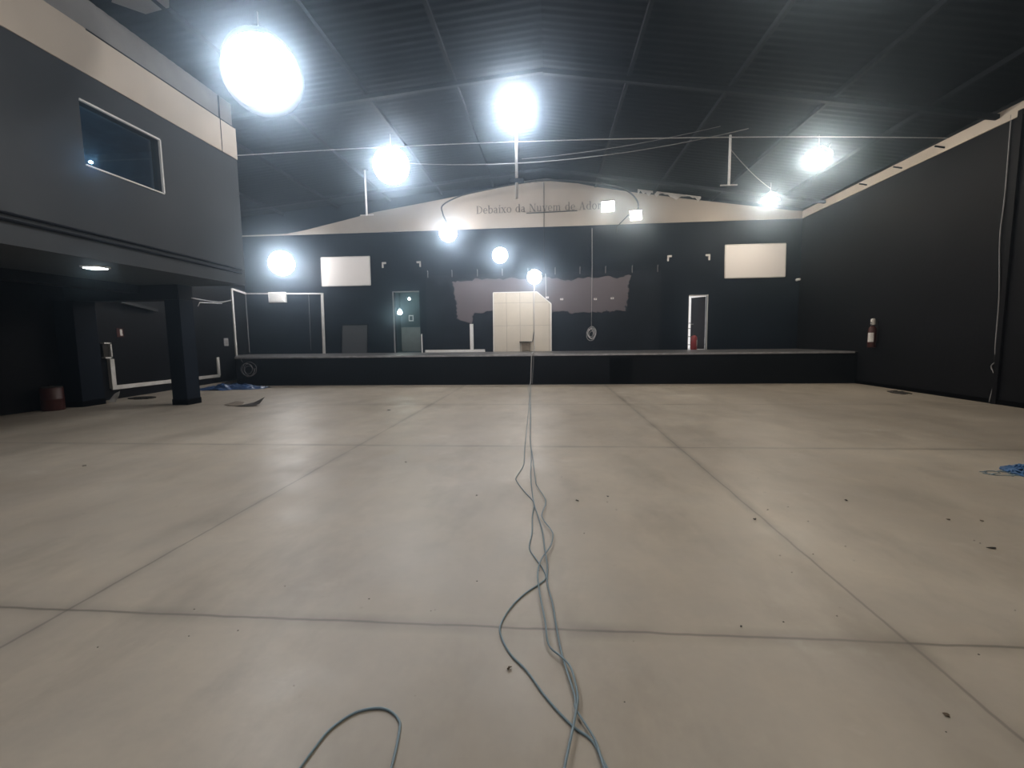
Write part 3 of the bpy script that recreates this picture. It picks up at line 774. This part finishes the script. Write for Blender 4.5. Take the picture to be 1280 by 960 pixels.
protoH = highbay(.40, M['lamp_cool'])
protoF = flood(.50, .42, M['lamp_warm'])
used = set()
def place(proto, p, aim, label, s=1.0, top=None, group=None, power=None):
    if power is None: power = .75 if proto is protoH else 1.0
    if proto.name in used:
        t = copy_tree(proto, p, aim_rot(aim), label, s)
    else:
        used.add(proto.name); t = proto
        t.location = p; t.rotation_euler = aim_rot(aim); t['label'] = label; t.scale = (s,) * 3
    if proto is protoH:
        g = [c for c in t.children if c.name.startswith('globe')][0]
        k = round(LAMP * min(1.0, 1 / s) * power, 1)
        mn = 'cool_lamp_glow_%g' % k
        mm = bpy.data.materials.get(mn) or emit(mn, (0.95, 0.97, 1.0), k)
        g.material_slots[0].link = 'OBJECT'; g.material_slots[0].material = mm
    if proto is protoF:
        g = [c for c in t.children if c.name.startswith('lens')][0]
        k = round(LAMP * 2.4 * power, 1)
        mn = 'warm_lamp_glow_%g' % k
        mm = bpy.data.materials.get(mn) or emit(mn, (1.0, 0.92, 0.79), k)
        g.material_slots[0].link = 'OBJECT'; g.material_slots[0].material = mm
    if group: t['group'] = group
    if top is not None: drops.append((t, p, top))
    return t
drops = []
HB = 'round lamps of the hall'; FL = 'square flood lights on the right'
A = (.30, -.72, -.66)
place(protoH, (-4.96, 8.01, 6.21), (.45, -.62, -.64), 'biggest and nearest round lamp, glaring beside the mezzanine band', 1.38, (-4.96, 8.01, roof_z(-4.96)), HB, 1.2)
place(protoH, (-4.37, 12.9, 6.32), (.20, -.75, -.62), 'round lamp glaring on the long white string at left of centre', 1.22, (-4.37, 12.9, roof_z(-4.37)), HB, .95)
place(protoH, (-.80, 11.58, 6.97), (.05, -.55, -.83), 'round lamp clamped on the tall white rod under the ridge', .90, None, HB, 1.8)
place(protoH, (-10.32, 17.20, 4.49), (.5, -.80, -.32), 'round lamp low in the left stage corner above the white box', 1.15, None, HB)
place(protoH, (-3.75, 17.20, 5.43), (.2, -.85, -.45), 'round lamp at the left end of the curved black cable', .80, None, HB)
place(protoH, (-1.73, 16.40, 4.42), (.1, -.9, -.4), 'small round lamp on the dark wall under the lettering', .66, None, HB)
place(protoH, (-0.52, 16.40, 3.64), (.05, -.9, -.4), 'lowest small round lamp, just above the beige boarding', .62, None, HB)
place(protoF, (2.11, 17.1, 6.15), (-.1, -.75, -.6), 'flood light covering the end of the painted lettering', .95, None, FL, .28)
place(protoF, (3.1, 17.1, 5.81), (-.2, -.75, -.6), 'flood light at the right end of the curved black cable', .88, None, FL, .28)
place(protoF, (6.75, 12.54, 5.95), (-.40, -.10, -.90), 'flood light under the roof nearest the right wall and the viewer', 1.0, (6.75, 12.54, roof_z(6.75)), FL)
place(protoF, (7.17, 15.94, 5.88), (-.40, .0, -.92), 'flood light under the roof towards the right stage corner', 1.0, (7.17, 15.94, roof_z(7.17)), FL)
place(protoF, (3.42, 6.0, 6.55), (-.1, -.35, -.93), 'flood light on the right roof slope just above the top of the view', 1.0, (3.42, 6.0, roof_z(3.42)), FL)
place(protoF, (3.6, 1.2, 6.5), (-.1, -.2, -.97), 'unseen flood light added on the right roof slope over the viewpoint', 1.1, (3.6, 1.2, roof_z(3.6)), FL)  # unseen lamp, added to brighten the near floor
place(protoH, (-4.9, 2.6, 6.35), (.1, -.2, -.97), 'unseen round lamp added on the left roof slope over the viewpoint', 1.0, (-4.9, 2.6, roof_z(-4.9)), HB)  # also unseen, put in to light the floor near the camera
near = [o for o in COL.objects if o.get('label', '').startswith('biggest and nearest')][0]
R_ = .40
sh = MB().lathe([(R_ * .62, R_ * .80), (R_ * .98, R_ * .40), (R_ * 1.06, -R_ * .2), (R_ * 1.10, -R_ * .98), (R_ * 1.13, -R_ * .98), (R_ * 1.09, -R_ * .2), (R_ * 1.01, R_ * .42), (R_ * .66, R_ * .84)], n=32).build('cutoff_shade', M['steel_dark'], None, smooth=True)  # part added to keep this lamp's light off the cream band
sh.parent = near
for t, p, top in drops: hang(t, p, top)
# wall arms for the lamps on the back wall
for nm, p in (('a', (-10.32, 17.20, 4.49)), ('b', (-1.73, 16.40, 4.42)), ('c', (-0.52, 16.40, 3.64)), ('d', (-3.75, 17.20, 5.43)), ('e', (2.11, 17.1, 6.15)), ('f', (3.1, 17.1, 5.81))):
    lamp = [o for o in COL.objects if o.type == 'EMPTY' and (Vector(o.location) - Vector(p)).length < .01][0]
    o = MB().tube([(p[0], p[1] + .2, p[2] + .12), (p[0], YB - .03, p[2] + .12)], .02).build('wall_arm', M['steel_dark'])
    o.data.transform(Matrix.LocRotScale(lamp.location, lamp.rotation_euler, lamp.scale).inverted()); o.parent = lamp

# soffit lamp under the mezzanine
t = thing('soffit_lamp', 'square recessed lamp glowing under the mezzanine', 'lamp', (-7.9, 7.5, ZM))
MB().box((-8.06, 7.36, ZM - .03), (-7.76, 7.64, ZM + .002)).build('frame', M['white'], t)
MB().box((-8.03, 7.39, ZM - .045), (-7.79, 7.61, ZM - .028)).build('diffuser', M['lamp_small'], t)

# hanging rods
def rod(x, y, z0, z1, foot, label, r=.03):
    t = thing('hanging_rod', label, 'rod', (x, y, z0), 'white rods hanging from the roof')
    MB().tube([(x, y, z0), (x, y, z1)], r, 10).build('pipe', M['white'], t, smooth=True)
    MB().box((x - .08, y - .08, z1 - .03), (x + .08, y + .08, z1 + .01)).build('ceiling_plate', M['steel_dark'], t)
    if foot: MB().tube([(x - .22, y, z0 + .01), (x + .22, y, z0 + .01)], .018).build('cross_bar', M['offwhite'], t)
    return t
t = rod(-.80, 11.80, 4.98, roof_z(-.8), False, 'longest white rod hanging from the ridge through the centre lamp', .035)
MB().box((-.98, 11.76, 5.36), (-.62, 11.84, 5.46)).build('clamp', M['steel_dark'], t)
rod(4.77, 13.0, 5.46, roof_z(4.77), True, 'short white rod with a cross bar hanging at right of the gable')
rod(-5.97, 15.0, 5.57, roof_z(-5.97), True, 'short white rod with a cross bar hanging at left of the gable')

# ---------------------------------------------------------------- cables in the air and on the walls
def sag(p, q, d, n=16):
    p = Vector(p); q = Vector(q)
    return [p.lerp(q, i / n) - Vector((0, 0, 4 * d * (i / n) * (1 - i / n))) for i in range(n + 1)]
cable('string', sag((XM, 10.52, 5.81), (XR - .02, 11.9, 6.0), -.16), .011, M['cable_white'], 'long taut white string crossing the hall from the mezzanine to the right wall', 'string', sub=0)
cable('string', sag((-4.37, 12.6, 6.30), (4.9, 12.2, 6.55), .35), .010, M['cable_grey'], 'slack grey string sagging below the taut white one', 'string', sub=0)
cable('string', sag((-.75, 13.2, 6.45), (4.3, 12.4, 6.72), .10), .006, M['cable_grey'], 'thin grey string rising to the right roof slope behind the centre lamp', 'string', sub=0)
cable('string', sag((4.77, 13.0, 6.40), (7.15, 15.9, 6.2), .08), .010, M['cable_grey'], 'thin string from the right hanging rod to the far flood light', 'string', sub=0)
arcp = [(-3.79, 17.15, 5.8), (-3.93, 17.15, 6.15), (-3.9, 17.15, 6.43), (-3.26, 17.15, 6.72), (-2.51, 17.15, 6.87), (-1.04, 17.15, 7.09), (-0.17, 17.15, 7.15), (0.98, 17.15, 7.09), (2.11, 17.15, 6.91), (2.82, 17.15, 6.66), (3.16, 17.15, 6.29), (3.17, 17.15, 5.96)]
cable('cable', arcp, .028, M['cable_black'], 'thick black cable curving along the gable between two lamps', 'cable')
cable('cable', [(-.185, YB - .035, 7.35), (-.185, YB - .035, 6.5), (-.19, YB - .035, 5.6), (-.19, YB - .03, 4.1)], .012, M['cable_black'], 'thin black cable hanging straight down the middle of the gable', 'cable')
cable('cable', [(-.14, YB - .05, 3.95), (-.13, YB - .06, 3.4), (-.12, YB - .12, 2.9)], .010, M['cable_white'], 'thin pale cable dropping to the cut corner of the boarding', 'cable')
tag(MB().bar((-.86, YB - .05, 6.235), (1.07, YB - .05, 6.265), .035, .03).build('dark_rod', M['black_plastic']), 'thin dark rod lying under the painted lettering', 'rod')
tag(MB().tube([(2.55, YB - .06, 5.40), (2.55, YB - .06, 5.62), (2.95, YB - .25, 6.0)], .022).build('lamp_strut', M['black_plastic']), 'short dark strut below the flood light at the right of the gable', 'strut')
cable('cable', [(XR - .02, 10.40, roof_z(XR) - .25), (XR - .02, 10.38, 4.3), (XR - .02, 10.40, 3.4), (XR - .02, 10.30, 2.2), (XR - .02, 10.28, 1.15), (XR - .02, 10.22, .92), (XR - .02, 10.33, .78), (XR - .02, 10.24, .55), (XR - .02, 10.30, .02)], .012, M['cable_grey'], 'thin grey cable running down the right wall to the floor', 'cable')
tag(MB().box((XR - .05, 10.14, .0), (XR + .002, 10.24, roof_z(XR) - .25)).build('wall_batten', M['wall_dark']), 'dark vertical batten on the right wall beside the thin cable', 'batten')

def coil(c, r, turns, seed, m, label, normal='y', drop=None, rr=.007, flat=1.0):
    rn = random.Random(seed); pts = []
    n = turns * 18
    for i in range(n + 1):
        a = 2 * PI * i / 18
        k = i / n
        rad = r * (.72 + .28 * math.sin(a * .37 + seed) * rn.uniform(.8, 1))
        ox = .10 * r * math.sin(a * .21); oz = .18 * r * math.cos(a * .17 + 1)
        pts.append((c[0] + ox + rad * math.cos(a), c[1] - .004 - .03 * k, c[2] + oz + flat * rad * math.sin(a)))
    t = thing('cable_coil', label, 'cable coil', c)
    MB().tube(pts, rr, 5).build('windings', m, t, smooth=True)
    if drop: MB().tube(drop, rr * .9, 5).build('lead', m, t, smooth=True)
coil((1.62, YB - .04, 1.62), .19, 6, 2, M['cable_white'], 'small white cable coil hanging low on the mural', drop=[(1.62, YB - .03, 1.80), (1.63, YB - .03, 2.9), (1.64, YB - .03, 4.15), (1.63, YB - .04, 5.6)], flat=1.35)
coil((-10.09, YS - .04, .58), .27, 4, 5, M['cable_grey'], 'pale cable coil hanging on the stage front at the left corner', drop=[(-10.30, YS - .03, .80), (-10.38, YS - .03, .95)], rr=.008)

# blue cables on the floor
def floor_cable(pts, label, r=.008, tail=None, z=.0055):
    p3 = [(x, y, z) for x, y in pts]
    path = smooth_path(p3, 5)
    if tail: path = [Vector(q) for q in tail] + path
    tag(MB().tube(path, r, 6).build('floor_cable', M['cable_blue'], smooth=True), label, 'cable', 'blue cables on the floor')
A0 = [(-.66, 14.40), (-0.63, 13.2), (-0.51, 11.35), (-0.39, 7.77), (-0.34, 6.0), (-0.31, 5.27), (-0.36, 4.80)]
A1 = [(-0.35, 4.64), (-0.25, 4.31), (-0.15, 4.02), (-0.15, 3.71), (-0.14, 3.37), (-0.15, 3.12), (-0.1, 2.96), (-0.05, 2.83), (-0.03, 2.72), (-0.06, 2.65), (-0.15, 2.53), (-0.22, 2.39), (-0.26, 2.24), (-0.25, 2.14), (-0.19, 2.01), (-0.11, 1.91), (-0.02, 1.76), (0.08, 1.63), (0.15, 1.57), (0.19, 1.47), (.26, 1.30)]
B0 = [(-0.62, 14.42), (-.52, 12.0), (-0.36, 8.6), (-0.30, 6.81), (-0.24, 5.77), (-0.22, 5.13)]
B1 = [(-0.2, 4.65), (-0.15, 4.02), (-0.1, 3.67), (-0.06, 3.37), (-0.04, 3.09), (-0.02, 2.85), (-0.02, 2.64), (0.01, 2.43), (0.03, 2.21), (0.05, 2.03), (0.07, 1.92), (0.1, 1.76), (0.1, 1.7), (0.16, 1.57), (0.18, 1.47), (.22, 1.30)]
C0 = [(-0.58, 14.40), (-0.47, 11.0), (-0.34, 7.77), (-0.27, 6.3), (-0.21, 5.51)]
C1 = [(-0.15, 4.6), (-0.12, 4.4), (-0.04, 4.02), (-0.07, 3.67), (0.0, 3.42), (0.02, 3.3), (0.0, 3.12), (-0.06, 2.93), (-0.08, 2.73), (-0.06, 2.49), (-0.03, 2.26), (-0.01, 2.07), (0.05, 1.99), (0.09, 1.92), (0.11, 1.77), (0.1, 1.69), (0.08, 1.59), (0.05, 1.46), (.02, 1.30)]
def edge_tail(x, x0):
    return [(x, YS - .05, HS + .03), (x, YS - .05, .5), (x0, YS - .06, .06)]
floor_cable(A0 + A1, 'blue floor cable bulging widest to the left before the near joint', .0052)
floor_cable(B0 + B1, 'blue floor cable running straightest down the middle of the bundle', .005, z=.013)
floor_cable(C0 + C1, 'blue floor cable weaving to the right of the bundle and ending nearest the middle', .005, z=.02)
floor_cable([(-.90, 1.24), (-0.88, 1.39), (-0.87, 1.46), (-0.85, 1.55), (-0.79, 1.63), (-0.71, 1.66), (-0.65, 1.65), (-0.6, 1.61), (-0.58, 1.56), (-0.56, 1.42), (-.55, 1.25)], 'separate blue cable looped on the floor at the bottom left of the bundle', .005)
cable('cable', [(-.53, 16.45, 3.40), (-.545, 16.46, 2.4), (-.54, 16.45, 1.1), (-.56, 16.4, HS + .03), (-.57, 16, HS + .03), (-.57, YS + .05, HS + .04), (-.57, YS - .06, HS + .0), (-.59, YS - .06, .5), (-.62, YS - .08, .02), (-.75, YS - .2, .012)], .014, M['cable_white'], 'white cable dropping from the lowest lamp across the stage edge to the floor', 'cable')
cable('cable', [(-.50, YS - .05, HS + .03), (-.53, YS - .055, .5), (-.56, YS - .07, .02)], .010, M['cable_grey'], 'grey cable hanging over the stage edge next to the white one', 'cable')

# ---------------------------------------------------------------- heaps and litter on the floor
def heap(name, cx, cy, rx, ry, h, seed, m, label, cat, n=26, base=0.0):
    rn = random.Random(seed); vs = []; fs = []
    ph = [rn.uniform(0, 6.28) for _ in range(8)]
    for j in range(n + 1):
        for i in range(n + 1):
            u = i / n * 2 - 1; v = j / n * 2 - 1
            d = math.hypot(u, v)
            edge = 1 + .18 * math.sin(3 * math.atan2(v, u) + ph[0]) + .1 * math.sin(7 * math.atan2(v, u) + ph[1])
            k = max(0, 1 - (d / edge) ** 2)
            z = h * k * (.55 + .45 * abs(math.sin(5 * u + ph[2]) * math.cos(4 * v + ph[3]) + .5 * math.sin(11 * u + 9 * v + ph[4])))
            z *= rn.uniform(.75, 1.15)
            s = min(1, edge / max(d, .01)) if d > edge else 1
            vs.append((cx + rx * u * s, cy + ry * v * s, base + max(.004, z)))
    for j in range(n):
        for i in range(n):
            a = j * (n + 1) + i; fs.append((a, a + 1, a + n + 2, a + n + 1))
    nb = len(vs)
    o = MB().add(vs, fs).build(name, m)
    s = o.modifiers.new('thickness', 'SOLIDIFY'); s.thickness = .004
    return tag(o, label, cat)
heap('crumpled_tarp', -10.15, 13.75, 1.15, .62, .16, 4, M['tarp'], 'crumpled dark blue tarp heaped on the floor at the left end of the stage', 'tarp', 34)

def tangle(cx, cy, rx, ry, h, n, seed, m, name, label, cat, r=.006):
    rn = random.Random(seed); mb = MB()
    for k in range(n):
        pts = []; a = rn.uniform(0, 6.28)
        x = cx + rn.uniform(-.4, .4) * rx; y = cy + rn.uniform(-.4, .4) * ry
        for i in range(7):
            a += rn.uniform(-1.1, 1.1)
            x += .28 * rx * math.cos(a); y += .28 * ry * math.sin(a)
            q = math.hypot((x - cx) / rx, (y - cy) / ry)
            if q > 1:
                lim = rn.uniform(.75, 1.0) / q
                x = cx + (x - cx) * lim; y = cy + (y - cy) * lim
            d = 1 - min(1, math.hypot((x - cx) / rx, (y - cy) / ry))
            pts.append((x, y, r + rn.uniform(0, h) * d))
        mb.tube(smooth_path(pts, 4), r, 5)
    return tag(mb.build(name, m, smooth=True), label, cat)
tangle(5.04, 5.12, .17, .24, .12, 60, 8, M['rope_blue'], 'rope_tangle', 'bright blue rope tangle on the floor at the right edge', 'rope', .009)
tangle(4.80, 5.12, .22, .10, .02, 9, 12, M['cable_blue'], 'frayed_strands', 'loose blue-grey strands lying left of the bright rope tangle', 'strands', .004)
tangle(8.75, 12.1, .20, .34, .06, 16, 9, M['debris'], 'twig_litter', 'dark scrap litter against the foot of the right wall', 'litter', .010)
tangle(-11.0, 11.35, .35, .25, .03, 18, 19, M['debris'], 'leaf_litter', 'dark scrap litter on the floor under the mezzanine between pier and column', 'litter', .014)

def scrap(name, pts, z, curl, m, label, cat):
    """a bent sheet: polygon fan with a raised centre/edge and real thickness"""
    n = len(pts); cx = sum(p[0] for p in pts) / n; cy = sum(p[1] for p in pts) / n
    vs = [(p[0], p[1], .003 + curl[i % len(curl)]) for i, p in enumerate(pts)] + [(cx, cy, .003 + z)]
    fs = [(i, (i + 1) % n, n) for i in range(n)]
    o = MB().add(vs, fs).build(name, m)
    s = o.modifiers.new('thickness', 'SOLIDIFY'); s.thickness = .003; s.offset = 1
    return tag(o, label, cat)
scrap('vinyl_offcut', [(-7.26, 9.85), (-6.95, 9.82), (-6.72, 9.95), (-6.78, 10.25), (-7.0, 10.2)], .05, (0, 0, .05, .17, .06), M['card_dark'], 'dark curled offcut on the floor right of the column', 'scrap')
scrap('cardboard_scrap', [(-7.75, 10.15), (-7.45, 9.92), (-7.18, 9.98), (-7.3, 10.25), (-7.6, 10.4)], .05, (0, .01, .01, .05, .05), M['card'], 'brown cardboard scrap on the floor between the column and the dark offcut', 'scrap')
scrap('paper_scrap', [(-11.20, 10.58), (-11.00, 10.60), (-10.98, 10.68), (-11.05, 10.78), (-11.18, 10.76)], .14, (0, 0, .16, .26, .2), M['label'], 'white crumpled paper standing at the foot of the pier', 'paper')
def bit(name, x, y, s, seed, m, label, cat='litter', long=1.0, h=.35):
    s *= .55; rn = random.Random(seed); n = 9; a0 = rn.uniform(0, 3.1)
    pts = []
    for i in range(n):
        a = 2 * PI * i / n; r = s * rn.uniform(.45, 1.1)
        u, v = r * math.cos(a) * long, r * math.sin(a)
        pts.append((x + u * math.cos(a0) - v * math.sin(a0), y + u * math.sin(a0) + v * math.cos(a0)))
    scrap(name, pts, s * h, [rn.uniform(0, s * h * 1.6) for _ in range(n)], m, label, cat)
bit('dry_leaf', -.19, 1.92, .020, 1, M['leafbrown'], 'curled brown dry leaf on the floor left of the blue cables', 'leaf', 1.2, .6)
bit('twig', 3.055, 3.29, .022, 2, M['debris'], 'black twig-like scrap on the floor at the right', 'twig', 2.4, .5)
bit('floor_scrap', 1.66, 3.72, .026, 3, M['debris'], 'black scrap beside the right floor joint', long=1.6)
bit('floor_scrap', 1.86, 3.94, .016, 4, M['debris'], 'small dark scrap just beyond the black scrap at the right joint')
bit('floor_scrap', -3.41, 9.32, .07, 5, M['debris'], 'dark flat scrap on the far floor right of the curled offcut', long=1.6, h=.2)
bit('floor_scrap', .25, 4.09, .022, 6, M['debris'], 'small dark scrap just right of the blue cables', long=1.8)
bit('floor_scrap', -5.69, 5.0, .040, 7, M['debris'], 'dark scrap on the floor at the far left', long=1.3)
bit('floor_scrap', -1.76, 5.32, .020, 8, M['debris'], 'small dark scrap right of the left floor joint')
bit('floor_scrap', .54, 4.21, .020, 9, M['debris'], 'small dark scrap midway between the cables and the right joint', long=1.5)
bit('floor_scrap', -.70, 4.18, .018, 10, M['debris'], 'tiny dark scrap left of the blue cables')
bit('floor_scrap', 3.19, 3.80, .022, 11, M['leafbrown'], 'left one of two brown scraps beyond the black twig', long=1.5)
bit('floor_scrap', 3.42, 3.78, .020, 12, M['leafbrown'], 'right one of two brown scraps beyond the black twig', long=1.5)
bit('floor_scrap', 2.66, 4.21, .024, 13, M['debris'], 'dark scrap on the floor beyond the right joint, towards the blue rope', long=1.5)
bit('floor_scrap', .98, 2.30, .012, 14, M['debris'], 'tiny dark scrap just beyond the near cross joint, right of the cables')
bit('floor_scrap', 1.55, 1.78, .016, 15, M['leafbrown'], 'brown scrap on the nearest floor inside the right joint', long=1.5)
bit('paper_crumb', 7.76, YS - .12, .035, 16, M['white'], 'tiny white crumb on the floor at the stage foot on the right', 'crumb', 1, .8)
# uncountable grit
rn = random.Random(77); mb = MB()
for k in range(150):
    x = rn.gauss(1.2, 2.2); y = rn.uniform(1.6, 8)
    if x < -9 or x > 8.8: continue
    s = rn.uniform(.0015, .0045)
    mb.hexa([(x - s, y - s * .7, 0), (x + s, y - s, 0), (x + s * .8, y + s, 0), (x - s, y + s * .8, 0), (x - s * .6, y - s * .4, s * .7), (x + s * .6, y - s * .5, s * .6), (x + s * .5, y + s * .5, s * .7), (x - s * .5, y + s * .5, s * .5)])
tag(mb.build('floor_grit', M['debris']), 'fine dark grit scattered over the concrete floor', 'grit', kind='stuff')

# torn sheet on the roof and peeling lining above the gable
def ragged(name, pts_top, drop, seed, m, label, cat):
    rn = random.Random(seed); vs = []; fs = []
    for i, p in enumerate(pts_top):
        d = drop * rn.uniform(.25, 1.1) * (1 if rn.random() > .3 else .4)
        vs += [p, (p[0], p[1] - .03 + rn.uniform(-.03, .03), p[2] - d)]
    for i in range(len(pts_top) - 1): fs.append((2 * i, 2 * i + 2, 2 * i + 3, 2 * i + 1))
    o = MB().add(vs, fs).build(name, m)
    s = o.modifiers.new('thickness', 'SOLIDIFY'); s.thickness = .006
    return tag(o, label, cat)
ragged('torn_lining', [(3.3 + .10 * i, YB - .06, roof_z(3.3 + .10 * i) - .03) for i in range(24)], .26, 6, M['offwhite'], 'torn whitish lining hanging along the roof edge above the right of the gable', 'lining')
ragged('torn_lining', [(-1.2 + .12 * i, YB - .06, roof_z(-1.2 + .12 * i) - .03) for i in range(16)], .13, 16, M['plaster'], 'greyish torn lining at the ridge above the middle of the gable', 'lining')
z_ = roof_z(-6.3) - .10
scrap_ = MB().prism_xy([(-6.9, 7.25), (-6.45, 6.95), (-6.15, 7.15), (-5.75, 7.05), (-6.1, 7.45), (-6.6, 7.55)], z_ - .015, z_).build('torn_sheet', M['plaster'])
tag(scrap_, 'pale torn sheet hanging under the roof beside the mezzanine', 'sheet')
# rafter stubs along the right trim
for i, y in enumerate((11.94, 13.24, 14.57)):
    o = MB().tube([(XR - .01, y, 5.80), (XR - .22, y + .04, 5.86)], .02).build('iron_stub', M['steel_dark'])
    tag(o, ('nearest', 'middle', 'farthest')[i] + ' of three dark iron stubs on the right wall trim', 'iron stub', 'iron stubs on the right trim')

# ---------------------------------------------------------------- added volume imitating lens bloom around the lamps
if BLOOM_DENSITY > 0:
    m = bpy.data.materials.new('dusty_air')
    nt, N, L, P = nodes_of(m)
    N.remove(P)
    vs = N.new('ShaderNodeVolumeScatter')
    vs.inputs['Color'].default_value = (0.62, 0.80, 1.0, 1); vs.inputs['Density'].default_value = BLOOM_DENSITY; vs.inputs['Anisotropy'].default_value = 0.95
    L.new(vs.outputs[0], N['Material Output'].inputs['Volume'])
    o = MB().box((-13.05, YF - .1, -.05), (XR + .1, YB + .1, RZ + .04)).build('bloom_haze', m)
    tag(o, 'thin dusty haze hanging in the air of the hall', 'haze', kind='stuff')
